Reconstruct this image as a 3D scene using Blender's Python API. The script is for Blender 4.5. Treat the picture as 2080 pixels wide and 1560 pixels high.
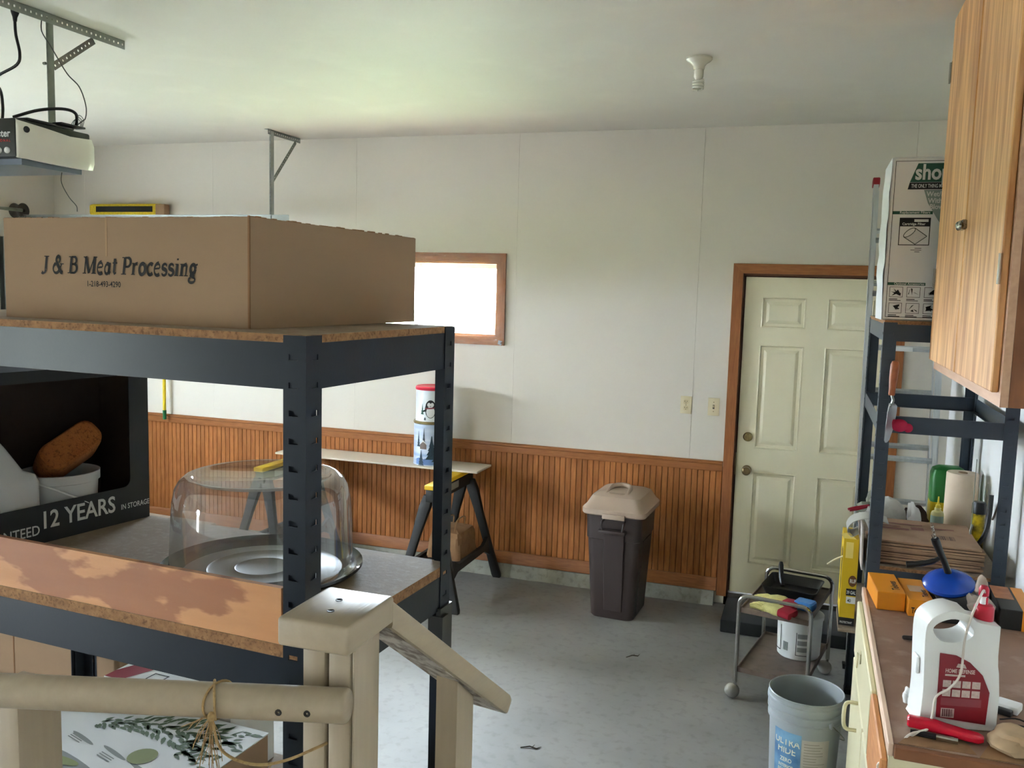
import bpy, bmesh, math, random
from mathutils import Vector, Matrix

random.seed(11)
scene = bpy.context.scene
for o in list(bpy.data.objects):
    bpy.data.objects.remove(o)
COL = scene.collection

# ------------------------------------------------------------------ camera
def camera_axes(yaw, pitch, roll):
    cy, sy, cp, sp = math.cos(yaw), math.sin(yaw), math.cos(pitch), math.sin(pitch)
    f = Vector((sy*cp, cy*cp, -sp)); r = Vector((cy, -sy, 0)); u = r.cross(f)
    return (r*math.cos(roll)+u*math.sin(roll), u*math.cos(roll)-r*math.sin(roll), f)
cam_d = bpy.data.cameras.new('camera'); cam = bpy.data.objects.new('camera', cam_d); COL.objects.link(cam)
cr, cu, cf = camera_axes(math.radians(-18.5), math.radians(6.1), math.radians(1.61))
cm = Matrix((cr, cu, -cf)).transposed().to_4x4(); cm.translation = Vector((0, 0, 2.0))
cam.matrix_world = cm
cam_d.sensor_fit = 'HORIZONTAL'; cam_d.sensor_width = 36.0; cam_d.lens = 36.0*1805.0/2080.0
cam_d.clip_start = 0.02; cam_d.clip_end = 200
scene.camera = cam

# ------------------------------------------------------------------ world, sun, exposure
SKY = 22.0
world = bpy.data.worlds.new('overcast_sky'); scene.world = world; world.use_nodes = True
wn = world.node_tree.nodes; wl = world.node_tree.links
bg = wn['Background']; bg.inputs['Color'].default_value = (0.80, 0.905, 1.0, 1); bg.inputs['Strength'].default_value = SKY
def portal(name, loc, direction, sx, sy):
    l = bpy.data.lights.new(name, 'AREA'); l.shape = 'RECTANGLE'; l.size = sx; l.size_y = sy; l.cycles.is_portal = True
    o = bpy.data.objects.new(name, l); COL.objects.link(o); o.location = loc
    o.rotation_euler = Vector(direction).to_track_quat('-Z', 'Z').to_euler()
portal('side_doorway_portal', (-6.02, -1.85, 1.02), (1, 0, 0), 0.56, 2.04)
portal('garage_door_lites_portal', (-6.00, 3.35, 1.86), (1, 0, 0), 2.35, 0.36)
portal('window_portal', (-2.70, 5.93, 1.925), (0, -1, 0), 1.3, 0.52)
scene.view_settings.view_transform = 'Standard'
scene.view_settings.look = 'None'
scene.view_settings.gamma = 1.0
scene.view_settings.use_curve_mapping = False
scene.view_settings.exposure = 2.85
scene.cycles.use_denoising = True
scene.cycles.max_bounces = 9
scene.cycles.diffuse_bounces = 5
scene.cycles.transparent_max_bounces = 12
scene.cycles.adaptive_threshold = 0.02
scene.cycles.sample_clamp_indirect = 8.0

# ------------------------------------------------------------------ materials
def lin(c):
    return tuple(((x/255.0)/12.92 if x/255.0 <= 0.04045 else ((x/255.0+0.055)/1.055)**2.4) for x in c)
MATS = {}
def pm(name, rgb, rough=0.6, metal=0.0, var=0.08, vs=6.0, stretch=(1, 1, 1), bump=0.0, bs=60.0, rgb2=None, contrast=0.25,
       rand=0.0, spec=0.5, coat=0.0, trans=0.0, alpha=1.0, detail=4.0, ior=1.45):
    """procedural principled material: noise between two tones, fine relief, optional per-object tone shift"""
    if name in MATS: return MATS[name]
    m = bpy.data.materials.new(name); m.use_nodes = True; MATS[name] = m
    n = m.node_tree.nodes; l = m.node_tree.links
    p = n['Principled BSDF']
    a = lin(rgb); b = lin(rgb2) if rgb2 else None
    if b is None:
        b = tuple(min(1, x*(1+var)) for x in a); a = tuple(x*(1-var) for x in a)
    tc = n.new('ShaderNodeTexCoord'); mp = n.new('ShaderNodeMapping'); mp.inputs['Scale'].default_value = stretch
    l.new(tc.outputs['Object'], mp.inputs['Vector'])
    nz = n.new('ShaderNodeTexNoise'); nz.inputs['Scale'].default_value = vs; nz.inputs['Detail'].default_value = detail
    l.new(mp.outputs['Vector'], nz.inputs['Vector'])
    rp = n.new('ShaderNodeValToRGB'); rp.color_ramp.elements[0].position = 0.5-contrast; rp.color_ramp.elements[1].position = 0.5+contrast
    rp.color_ramp.elements[0].color = (*a, 1); rp.color_ramp.elements[1].color = (*b, 1)
    l.new(nz.outputs['Fac'], rp.inputs['Fac'])
    col = rp.outputs['Color']
    if rand:
        oi = n.new('ShaderNodeObjectInfo'); mr = n.new('ShaderNodeMapRange')
        mr.inputs['To Min'].default_value = 1-rand; mr.inputs['To Max'].default_value = 1+rand
        l.new(oi.outputs['Random'], mr.inputs['Value'])
        hv = n.new('ShaderNodeHueSaturation'); l.new(mr.outputs['Result'], hv.inputs['Value']); l.new(col, hv.inputs['Color']); col = hv.outputs['Color']
        ad = n.new('ShaderNodeVectorMath'); ad.operation = 'ADD'
        mu = n.new('ShaderNodeMath'); mu.operation = 'MULTIPLY'; mu.inputs[1].default_value = 37.0
        l.new(oi.outputs['Random'], mu.inputs[0]); l.new(mp.outputs['Vector'], ad.inputs[0]); l.new(mu.outputs[0], ad.inputs[1])
        l.new(ad.outputs['Vector'], nz.inputs['Vector'])
    l.new(col, p.inputs['Base Color'])
    p.inputs['Roughness'].default_value = rough; p.inputs['Metallic'].default_value = metal
    p.inputs['Specular IOR Level'].default_value = spec; p.inputs['Coat Weight'].default_value = coat
    p.inputs['Transmission Weight'].default_value = trans; p.inputs['IOR'].default_value = ior
    p.inputs['Alpha'].default_value = alpha
    if bump:
        b2 = n.new('ShaderNodeTexNoise'); b2.inputs['Scale'].default_value = bs; b2.inputs['Detail'].default_value = 3
        l.new(mp.outputs['Vector'], b2.inputs['Vector'])
        bp = n.new('ShaderNodeBump'); bp.inputs['Strength'].default_value = bump; bp.inputs['Distance'].default_value = 0.004
        l.new(b2.outputs['Fac'], bp.inputs['Height']); l.new(bp.outputs['Normal'], p.inputs['Normal'])
    return m

def two_scale(name, rgb, rgb2, vs1, fine_rgb, vs2, amount, rough, bump=0.0, bs=60, spec=0.5, stretch=(1, 1, 1), edge=(0.52, 0.68), stretch2=(1, 1, 1)):
    """broad blotches plus fine flecks"""
    m = pm(name, rgb, rough=rough, rgb2=rgb2, vs=vs1, bump=bump, bs=bs, spec=spec, stretch=stretch)
    n = m.node_tree.nodes; l = m.node_tree.links; p = n['Principled BSDF']
    old = p.inputs['Base Color'].links[0].from_socket
    tc = n.new('ShaderNodeTexCoord'); nz = n.new('ShaderNodeTexNoise'); nz.inputs['Scale'].default_value = vs2; nz.inputs['Detail'].default_value = 5
    mp2 = n.new('ShaderNodeMapping'); mp2.inputs['Scale'].default_value = stretch2; l.new(tc.outputs['Object'], mp2.inputs['Vector']); l.new(mp2.outputs['Vector'], nz.inputs['Vector'])
    rp = n.new('ShaderNodeValToRGB'); rp.color_ramp.elements[0].position = edge[0]; rp.color_ramp.elements[1].position = edge[1]
    rp.color_ramp.elements[0].color = (0, 0, 0, 1); rp.color_ramp.elements[1].color = (amount, amount, amount, 1)
    l.new(nz.outputs['Fac'], rp.inputs['Fac'])
    mx = n.new('ShaderNodeMix'); mx.data_type = 'RGBA'
    l.new(rp.outputs['Color'], mx.inputs['Factor']); l.new(old, mx.inputs['A']); mx.inputs['B'].default_value = (*lin(fine_rgb), 1)
    l.new(mx.outputs['Result'], p.inputs['Base Color'])
    return m

def clear_plastic(name, tint=(1, 1, 1), gloss=0.12, rough=0.05, bump=0.0, bs=20, haze=0.0):
    """thin clear sheet: mostly transparent with a glossy skin"""
    if name in MATS: return MATS[name]
    m = bpy.data.materials.new(name); m.use_nodes = True; MATS[name] = m
    n = m.node_tree.nodes; l = m.node_tree.links; n.remove(n['Principled BSDF'])
    tr = n.new('ShaderNodeBsdfTransparent'); tr.inputs['Color'].default_value = (*tint, 1)
    gl = n.new('ShaderNodeBsdfGlossy'); gl.inputs['Roughness'].default_value = rough
    lw = n.new('ShaderNodeLayerWeight'); lw.inputs['Blend'].default_value = 0.35
    mr = n.new('ShaderNodeMapRange'); mr.inputs['To Min'].default_value = gloss*0.35; mr.inputs['To Max'].default_value = min(1, gloss*4)
    l.new(lw.outputs['Facing'], mr.inputs['Value'])
    mx = n.new('ShaderNodeMixShader'); l.new(mr.outputs['Result'], mx.inputs['Fac']); l.new(tr.outputs[0], mx.inputs[1]); l.new(gl.outputs[0], mx.inputs[2])
    out = mx.outputs[0]
    if haze:
        df = n.new('ShaderNodeBsdfDiffuse'); df.inputs['Color'].default_value = (0.8, 0.8, 0.82, 1)
        m2 = n.new('ShaderNodeMixShader'); m2.inputs['Fac'].default_value = haze; l.new(out, m2.inputs[1]); l.new(df.outputs[0], m2.inputs[2]); out = m2.outputs[0]
    if bump:
        tc = n.new('ShaderNodeTexCoord'); nz = n.new('ShaderNodeTexNoise'); nz.inputs['Scale'].default_value = bs; l.new(tc.outputs['Object'], nz.inputs['Vector'])
        bp = n.new('ShaderNodeBump'); bp.inputs['Strength'].default_value = bump; bp.inputs['Distance'].default_value = 0.01
        l.new(nz.outputs['Fac'], bp.inputs['Height']); l.new(bp.outputs['Normal'], gl.inputs['Normal'])
    l.new(out, n['Material Output'].inputs['Surface'])
    return m

wall_m = pm('white_wall_paint', (206, 198, 185), 0.55, var=0.03, vs=1.3, bump=0.06, bs=90, spec=0.3)
ceil_m = two_scale('ceiling_paint', (212, 207, 196), (220, 215, 204), 1.1, (228, 224, 212), 2.6, 0.35, 0.62, bump=0.12, bs=5.0, spec=0.3)
oak_trim = pm('oak_trim', (132, 78, 38), 0.42, rgb2=(164, 104, 56), vs=9, stretch=(1.4, 14, 14), contrast=0.3, bump=0.05, bs=30)
oak_trim_v = pm('oak_trim_upright', (128, 74, 36), 0.42, rgb2=(158, 98, 52), vs=9, stretch=(14, 14, 1.2), contrast=0.3, bump=0.05, bs=30)
bead_m = pm('oak_beadboard', (144, 86, 44), 0.45, rgb2=(176, 114, 64), vs=8, stretch=(9, 9, 1.3), contrast=0.28, rand=0.13, bump=0.04, bs=20, spec=0.2)
bead_gap = pm('beadboard_groove', (78, 43, 22), 0.7)
concrete = two_scale('concrete_floor', (118, 116, 113), (150, 148, 145), 1.6, (92, 90, 88), 22, 0.28, 0.5, bump=0.10, bs=45, spec=0.4)
curb_m = two_scale('concrete_curb', (138, 136, 126), (160, 158, 146), 9, (98, 94, 86), 30, 0.4, 0.85, bump=0.3, bs=60)
door_m = pm('cream_door_paint', (222, 213, 182), 0.32, var=0.03, vs=2.0, bump=0.02, bs=30)
steel_blue = pm('slate_grey_painted_steel', (33, 38, 46), 0.32, var=0.08, vs=4, bump=0.03, bs=120, spec=0.16)
steel_lit = pm('slate_grey_steel_lit', (60, 68, 78), 0.36, var=0.08, vs=4, bump=0.03, bs=120, spec=0.3)  # slate steel of the right unit, light from the left painted into the tone
particle_edge = two_scale('particle_board_edge', (122, 88, 58), (158, 118, 80), 60, (92, 62, 38), 160, 0.7, 0.9, bump=0.4, bs=140)
particle_top = two_scale('particle_board_top', (128, 110, 92), (150, 132, 112), 5, (168, 155, 138), 60, 0.4, 0.75, bump=0.15, bs=90)
plywood = two_scale('stained_plywood', (176, 120, 74), (204, 148, 98), 4.0, (138, 80, 48), 3.2, 0.75, 0.55, bump=0.05, bs=40, stretch=(0.7, 6, 4.0), edge=(0.495, 0.525), stretch2=(1.0, 1.0, 2.6))
cardboard = pm('kraft_cardboard', (146, 120, 94), 0.85, var=0.05, vs=3, bump=0.05, bs=30, stretch=(1, 1, 3))
cardboard_d = pm('kraft_cardboard_inner', (128, 94, 64), 0.9, var=0.08, vs=5)
ink_black = pm('black_print', (26, 24, 24), 0.8, var=0.1)
rail_paint = pm('tan_railing_paint', (163, 148, 127), 0.42, var=0.05, vs=7, stretch=(10, 10, 1), bump=0.12, bs=14)
rail_paint_h = pm('tan_railing_paint_lengthwise', (163, 148, 127), 0.40, var=0.05, vs=7, stretch=(10, 1, 10), bump=0.10, bs=14)
white_plastic = pm('white_plastic', (226, 226, 224), 0.4, var=0.02)
off_white = pm('ivory_plastic', (206, 192, 158), 0.4, var=0.03)
black_plastic = pm('black_plastic', (22, 22, 23), 0.38, var=0.1)
galv = pm('galvanised_steel', (150, 152, 148), 0.38, metal=0.85, var=0.12, vs=25, contrast=0.4)
galv_d = pm('weathered_galvanised_steel', (128, 132, 118), 0.5, metal=0.6, var=0.15, vs=30)
chrome = pm('chrome', (190, 188, 184), 0.16, metal=1.0, var=0.05)
alum = pm('brushed_aluminium', (196, 198, 198), 0.38, metal=0.45, var=0.08, vs=8, stretch=(8, 8, 1))
brass = pm('aged_brass', (120, 104, 74), 0.28, metal=0.9, var=0.15)
dark_void = pm('dark_rubber', (26, 25, 24), 0.8, var=0.15)

# ------------------------------------------------------------------ mesh builder
class MB:
    def __init__(s): s.v = []; s.f = []
    def add(s, verts, faces):
        k = len(s.v); s.v += [tuple(p) for p in verts]; s.f += [tuple(i+k for i in f) for f in faces]; return s
    def box(s, x0, y0, z0, x1, y1, z1):
        v = [(x0, y0, z0), (x1, y0, z0), (x1, y1, z0), (x0, y1, z0), (x0, y0, z1), (x1, y0, z1), (x1, y1, z1), (x0, y1, z1)]
        return s.add(v, [(3, 2, 1, 0), (4, 5, 6, 7), (0, 1, 5, 4), (1, 2, 6, 5), (2, 3, 7, 6), (3, 0, 4, 7)])
    def rbox(s, x0, y0, z0, x1, y1, z1, r=0.004, seg=2):
        bm = bmesh.new(); bmesh.ops.create_cube(bm, size=1.0)
        for v in bm.verts:
            v.co = Vector(((x0+x1)/2+v.co.x*(x1-x0), (y0+y1)/2+v.co.y*(y1-y0), (z0+z1)/2+v.co.z*(z1-z0)))
        bmesh.ops.bevel(bm, geom=bm.edges[:], offset=r, segments=seg, profile=0.5, affect='EDGES')
        return s.bm(bm)
    def bm(s, bm, mat4=None):
        if mat4: bm.transform(mat4)
        bm.verts.index_update()
        s.add([v.co[:] for v in bm.verts], [[v.index for v in f.verts] for f in bm.faces]); bm.free(); return s
    def prism(s, poly, axis, a, b):
        """extrude a 2-D polygon along an axis; poly is in the other two axes (in x,y,z order)"""
        n = len(poly)
        def p3(q, t): return {'x': (t, q[0], q[1]), 'y': (q[0], t, q[1]), 'z': (q[0], q[1], t)}[axis]
        v = [p3(q, a) for q in poly]+[p3(q, b) for q in poly]
        f = [tuple(range(n-1, -1, -1)), tuple(range(n, 2*n))]+[(i, (i+1) % n, n+(i+1) % n, n+i) for i in range(n)]
        return s.add(v, f)
    def tube(s, pts, r, n=8, closed=False, flat=1.0):
        pts = [Vector(p) for p in pts]; m = len(pts)
        rs = r if isinstance(r, (list, tuple)) else [r]*m
        T = []
        for i in range(m):
            a = pts[(i-1) % m] if (closed or i > 0) else pts[i]; b = pts[(i+1) % m] if (closed or i < m-1) else pts[i]
            t = (b-a); T.append(t.normalized() if t.length > 1e-9 else Vector((0, 0, 1)))
        ref = Vector((0, 0, 1)) if abs(T[0].z) < 0.9 else Vector((1, 0, 0))
        N = (ref-T[0]*ref.dot(T[0])).normalized(); vs = []
        for i in range(m):
            if i: N = (N-T[i]*N.dot(T[i])); N = N.normalized() if N.length > 1e-6 else ref
            B = T[i].cross(N)
            for k in range(n):
                a = 2*math.pi*k/n; vs.append(pts[i]+(N*math.cos(a)*flat+B*math.sin(a))*rs[i])
        f = []
        for i in range(m if closed else m-1):
            j = (i+1) % m
            for k in range(n): f.append((i*n+k, i*n+(k+1) % n, j*n+(k+1) % n, j*n+k))
        if not closed: f += [tuple(range(n-1, -1, -1)), tuple((m-1)*n+k for k in range(n))]
        return s.add(vs, f)
    def lathe(s, prof, n=32, c=(0, 0, 0), a0=0.0, a1=2*math.pi):
        full = abs(a1-a0-2*math.pi) < 1e-6; cols = n if full else n+1; vs = []; f = []
        for r, z in prof:
            for k in range(cols):
                a = a0+(a1-a0)*k/n; vs.append((c[0]+r*math.cos(a), c[1]+r*math.sin(a), c[2]+z))
        for i in range(len(prof)-1):
            for k in range(n):
                k2 = (k+1) % cols; f.append((i*cols+k, i*cols+k2, (i+1)*cols+k2, (i+1)*cols+k))
        if full and prof[0][0] > 1e-6 and prof[0][0] != prof[-1][0]: f.append(tuple(range(cols-1, -1, -1)))
        return s.add(vs, f)
    def cap(s, r, z, n=32, c=(0, 0, 0), up=True):
        v = [(c[0]+r*math.cos(2*math.pi*k/n), c[1]+r*math.sin(2*math.pi*k/n), c[2]+z) for k in range(n)]
        return s.add(v, [tuple(range(n)) if up else tuple(range(n-1, -1, -1))])
    def ball(s, c, r, n=12, sq=(1, 1, 1)):
        bm = bmesh.new(); bmesh.ops.create_uvsphere(bm, u_segments=n, v_segments=max(6, n//2+2), radius=r)
        return s.bm(bm, Matrix.Translation(c) @ Matrix.Diagonal((*sq, 1)))
    def loft(s, rings, capa=True, capb=True, closed=True):
        n = len(rings[0]); vs = [p for r in rings for p in r]; f = []
        for i in range(len(rings)-1):
            for k in range(n if closed else n-1):
                k2 = (k+1) % n; f.append((i*n+k, i*n+k2, (i+1)*n+k2, (i+1)*n+k))
        if capa: f.append(tuple(range(n-1, -1, -1)))
        if capb: f.append(tuple((len(rings)-1)*n+k for k in range(n)))
        return s.add(vs, f)
    def xf(s, mat4):
        s.v = [tuple(mat4 @ Vector(p)) for p in s.v]; return s
    def mesh(s, name, mat, sharp=35, smooth=True):
        me = bpy.data.meshes.new(name); me.from_pydata(s.v, [], s.f); me.validate()
        if smooth:
            for p in me.polygons: p.use_smooth = True
            me.set_sharp_from_angle(angle=math.radians(sharp))
        if mat: me.materials.append(mat)
        return me
    def build(s, name, mat, parent=None, loc=(0, 0, 0), rot=(0, 0, 0), sharp=35, smooth=True):
        o = bpy.data.objects.new(name, s.mesh(name, mat, sharp, smooth)); COL.objects.link(o)
        o.location = loc; o.rotation_euler = rot
        if parent: o.parent = parent
        return o

def tag(o, label=None, cat=None, group=None, kind=None):
    if label: o['label'] = label
    if cat: o['category'] = cat
    if group: o['group'] = group
    if kind: o['kind'] = kind
    return o
def thing(name, label, cat, loc=(0, 0, 0), rz=0.0, group=None):
    o = bpy.data.objects.new(name, None); COL.objects.link(o); o.empty_display_size = 0.05
    o.location = loc; o.rotation_euler = (0, 0, rz); return tag(o, label, cat, group)
def inst(src, parent, loc=(0, 0, 0), rot=(0, 0, 0), name=None):
    o = bpy.data.objects.new(name or src.name.split('.')[0], src.data); COL.objects.link(o); o.location = loc; o.rotation_euler = rot
    if parent: o.parent = parent
    return o
def rrect(x0, y0, x1, y1, r, n=4):
    out = []
    for cx, cy, a in ((x1-r, y1-r, 0), (x0+r, y1-r, 90), (x0+r, y0+r, 180), (x1-r, y0+r, 270)):
        for k in range(n+1):
            t = math.radians(a+90*k/n); out.append((cx+r*math.cos(t), cy+r*math.sin(t)))
    return out
def basis(origin, right, up):
    r = Vector(right).normalized(); u = Vector(up); u = (u-r*u.dot(r)).normalized(); n = r.cross(u)
    m = Matrix((r, u, n)).transposed().to_4x4(); m.translation = Vector(origin); return m
def text_mesh(body, size, bold=0.0, shear=0.0, sx=1.0, align='LEFT', spacing=1.0, depth=0.0):
    c = bpy.data.curves.new('lettering', 'FONT'); c.body = body; c.size = size; c.shear = shear; c.offset = bold
    c.align_x = align; c.space_character = spacing; c.resolution_u = 3; c.extrude = depth
    o = bpy.data.objects.new('lettering', c); COL.objects.link(o)
    bpy.context.view_layer.update()
    me = bpy.data.meshes.new_from_object(o.evaluated_get(bpy.context.evaluated_depsgraph_get()))
    bpy.data.objects.remove(o); bpy.data.curves.remove(c)
    vs = [(v.co.x*sx, v.co.y, v.co.z) for v in me.vertices]; fs = [tuple(p.vertices) for p in me.polygons]; bpy.data.meshes.remove(me)
    return vs, fs
def lettering(mb, body, size, m4, **k):
    vs, fs = text_mesh(body, size, **k); mb.add([m4 @ Vector(p) for p in vs], fs); return mb
def wrap_lettering(mb, body, size, r, ang, z, **k):
    """letters laid round a cylinder about the local z axis, centred at an angle"""
    vs, fs = text_mesh(body, size, align='CENTER', **k)
    mb.add([(r*math.cos(ang+p[0]/r), r*math.sin(ang+p[0]/r), z+p[1]) for p in vs], fs); return mb
def flat(mb, pts, m4):
    """flat polygon of print in a plane"""
    mb.add([m4 @ Vector((p[0], p[1], 0)) for p in pts], [tuple(range(len(pts)))]); return mb
def rect(mb, x0, y0, x1, y1, m4): return flat(mb, [(x0, y0), (x1, y0), (x1, y1), (x0, y1)], m4)
def frame2d(mb, x0, y0, x1, y1, t, m4):
    rect(mb, x0, y0, x1, y0+t, m4); rect(mb, x0, y1-t, x1, y1, m4); rect(mb, x0, y0+t, x0+t, y1-t, m4); rect(mb, x1-t, y0+t, x1, y1-t, m4)
def smooth_path(pts, n=8):
    """Catmull-Rom through points"""
    P = [Vector(p) for p in pts]; P = [P[0]*2-P[1]]+P+[P[-1]*2-P[-2]]; out = []
    for i in range(1, len(P)-2):
        for k in range(n):
            t = k/n; a, b, c, d = P[i-1:i+3]
            out.append(0.5*((2*b)+(c-a)*t+(2*a-5*b+4*c-d)*t*t+(3*b-a-3*c+d)*t**3))
    out.append(P[-2]); return out
def crumple(mb_pts, amp, seed):
    rnd = random.Random(seed)
    return [tuple(c+rnd.uniform(-amp, amp) for c in p) for p in mb_pts]

# ================================================================== THE ROOM
XL, XR, YB, YF, ZC = -5.90, 0.80, 5.76, -4.3, 3.035
def struct(o, label=None): return tag(o, label, kind='structure')
fl = MB().box(XL-0.2, YF-0.2, -0.12, XR+0.2, YB+0.2, 0.0).build('floor', concrete); struct(fl, 'stained grey concrete garage floor')
ce = MB().box(XL-0.2, YF-0.2, ZC, XR+0.2, YB+0.2, ZC+0.12).build('ceiling', ceil_m); struct(ce, 'off-white plastered ceiling with rough patches')

# back wall: studs behind, painted panels with seams, window hole, door hole
WX0, WX1, WZ0, WZ1 = -3.35, -2.05, 1.672, 2.178          # clear window opening
DX0, DX1, DZ0, DZ1 = -0.408, 0.455, 0.087, 2.117         # door slab
wb = MB()
wb.box(XL-0.2, YB+0.02, 0, WX0, YB+0.17, ZC); wb.box(WX1, YB+0.02, 0, DX0-0.03, YB+0.17, ZC); wb.box(DX1+0.03, YB+0.02, 0, XR+0.2, YB+0.17, ZC)
wb.box(WX0, YB+0.02, 0, WX1, YB+0.17, WZ0); wb.box(WX0, YB+0.02, WZ1, WX1, YB+0.17, ZC); wb.box(DX0-0.03, YB+0.02, DZ1+0.03, DX1+0.03, YB+0.17, ZC)
wall_back = struct(wb.build('wall_back', wall_m), 'white back wall above an oak beadboard wainscot')
seams = [XL, -5.58, -4.36, -3.14, -1.92, -0.70, 0.52, XR]
RAILZ = 0.905
def panel(x0, x1, z0, z1, holes=()):
    """one painted wall sheet; holes are (x0, x1, z0, z1) cut out of it"""
    g = 0.0005; x0 += g; x1 -= g; m = MB()
    if not holes: m.rbox(x0, YB, z0, x1, YB+0.02, z1, 0.0008, 1)
    for hx0, hx1, hz0, hz1 in holes:
        hx0, hx1 = max(hx0, x0), min(hx1, x1)
        if hx0 > x0: m.box(x0, YB, z0, hx0, YB+0.02, z1)
        if hx1 < x1: m.box(hx1, YB, z0, x1, YB+0.02, z1)
        if hz0 > z0: m.box(hx0, YB, z0, hx1, YB+0.02, hz0)
        if hz1 < z1: m.box(hx0, YB, hz1, hx1, YB+0.02, z1)
    m.build('wall_panel', wall_m, wall_back)
for a, b in zip(seams[:-1], seams[1:]):
    if a < WX1 and b > WX0: panel(a, b, RAILZ, ZC, [(WX0, WX1, WZ0, WZ1)])
    elif a < DX1 and b > DX0: panel(a, b, RAILZ, ZC, [(DX0-0.03, DX1+0.03, 0, DZ1+0.03)])
    else: panel(a, b, 0.08 if a > 0 else RAILZ, ZC)
MB().box(DX1+0.03, YB, 0.08, 0.5195, YB+0.02, RAILZ).build('wall_panel', wall_m, wall_back)
# beadboard wainscot: a groove board behind and one narrow board after another
MB().box(XL, YB+0.006, 0.085, -0.485, YB+0.02, RAILZ).build('groove_backing', bead_gap, wall_back)
PITCH = 0.0385
nb = int((-0.487-XL)/PITCH)
bx = MB().prism([(-PITCH/2+0.0011, 0.010), (-PITCH/2+0.0011, -0.0005), (-PITCH/2+0.0032, -0.003), (PITCH/2-0.0032, -0.003), (PITCH/2-0.0011, -0.0005), (PITCH/2-0.0011, 0.010)], 'z', 0.16, RAILZ)
bmesh0 = bx.mesh('bead_board', bead_m, smooth=False)
for i in range(nb):
    o = bpy.data.objects.new('bead_board', bmesh0); COL.objects.link(o); o.parent = wall_back
    o.location = (-0.487-PITCH*(i+0.5), YB, 0)
# trims
t = MB().prism([(YB, 0.874), (YB-0.014, 0.874), (YB-0.016, 0.880), (YB-0.016, 0.916), (YB-0.022, 0.924), (YB-0.022, 0.932), (YB-0.012, 0.940), (YB, 0.940)], 'x', XL, -0.487)
struct(t.build('trim_1', oak_trim), 'oak chair rail capping the beadboard')
t = MB().prism([(YB-0.004, 0.088), (YB-0.017, 0.088), (YB-0.017, 0.160), (YB-0.011, 0.172), (YB-0.004, 0.172)], 'x', XL, -0.487)
struct(t.build('baseboard_back', oak_trim), 'oak baseboard under the beadboard')
cv = MB(); rnd = random.Random(3); N = 70; ring = []
for i in range(N+1):
    x = XL+(-0.50-XL)*i/N; a = rnd.uniform(-0.006, 0.006); b = rnd.uniform(-0.004, 0.004)
    ring.append([(x, YB+0.02, 0.0), (x, YB-0.055+a, 0.0), (x, YB-0.036+a, 0.045+b), (x, YB-0.020+a*.4, 0.0855), (x, YB+0.02, 0.0865)])
cv.loft(ring); struct(cv.build('trim_2', curb_m, smooth=False), 'rough concrete curb along the foot of the back wall')

# entry door and its casing
d1 = thing('door_1', 'cream six-panel entry door in an oak casing', None, (DX0, YB, 0)); tag(d1, kind='structure')
DW = DX1-DX0
c = MB(); c.prism([(-0.076, 0.0), (-0.076, 2.198), (DW+0.072, 2.198), (DW+0.072, 0.0), (DW+0.012, 0.0), (DW+0.012, 2.138), (-0.014, 2.138), (-0.014, 0.0)], 'y', -0.019, 0.0)
for k in range(1): pass
cas = MB()
cas.prism([(-0.076, 0.06), (-0.014, 0.06), (-0.014, 2.137), (-0.076, 2.198)], 'y', -0.018, 0.004); cas.build('side_casing', oak_trim_v, d1)
MB().prism([(DW+0.012, 0.06), (DW+0.074, 0.06), (DW+0.074, 2.198), (DW+0.012, 2.137)], 'y', -0.018, 0.004).build('side_casing', oak_trim_v, d1)
MB().prism([(-0.076, 2.198), (-0.014, 2.137), (DW+0.012, 2.137), (DW+0.074, 2.198)], 'y', -0.018, 0.004).build('head_casing', oak_trim, d1)
jb = MB(); jb.box(-0.02, 0.062, 0.0, 0.012, 0.15, 2.14); jb.box(DW-0.012, 0.062, 0, DW+0.02, 0.15, 2.14); jb.box(-0.02, 0.062, 2.105, DW+0.02, 0.15, 2.14); jb.box(-0.03, 0.0, 0.0, -0.006, 0.15, 2.14); jb.box(DW+0.006, 0, 0, DW+0.03, 0.15, 2.14); jb.box(-0.03, 0, 2.124, DW+0.03, 0.15, 2.146); jb.build('jamb', pm('dark_oak_jamb', (92, 52, 28), 0.5, var=0.12, stretch=(8, 8, 1)), d1)
MB().box(-0.03, 0.0, 0.0, DW+0.03, 0.15, 0.083).build('sill', pm('dirty_sill', (70, 62, 54), 0.7, var=0.2), d1)
slab = MB(); SY = 0.022
# stiles and rails around six recessed panels
px = [0.0, 0.105, 0.105+0.265, DW-0.105-0.265, DW-0.105, DW]
pz = [(0.20, 0.80), (0.95, 1.608), (1.716, 1.907)]
zc = [DZ0]
for a, b in pz: zc += [a+DZ0-0.0, b+DZ0]
zc += [DZ1]
slab.box(0.002, SY, DZ0, px[1], SY+0.04, DZ1); slab.box(px[2], SY, DZ0, px[3], SY+0.04, DZ1); slab.box(px[4], SY, DZ0, DW-0.002, SY+0.04, DZ1)
for k in range(0, len(zc), 2):
    for a, b in ((px[1], px[2]), (px[3], px[4])): slab.box(a, SY, zc[k], b, SY+0.04, zc[k+1])
slab.build('slab', door_m, d1)
for a, b in ((px[1], px[2]), (px[3], px[4])):
    for z0, z1 in pz:
        z0 += DZ0; z1 += DZ0; p = MB()
        def rr(i): return [(a+i, z0+i), (b-i, z0+i), (b-i, z1-i), (a+i, z1-i)]
        steps = [(0, SY), (0.006, SY-0.003), (0.012, SY+0.009), (0.028, SY+0.010), (0.046, SY+0.002), (0.050, SY+0.002)]
        p.loft([[(q[0], y, q[1]) for q in rr(i)] for i, y in steps], capa=False, capb=True)
        p.build('panel', door_m, d1, smooth=False)
kn = MB().lathe([(0.030, 0), (0.030, 0.006), (0.012, 0.010), (0.011, 0.030), (0.022, 0.036), (0.028, 0.048), (0.027, 0.060), (0.018, 0.068), (0.0, 0.070)], 20)
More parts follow.
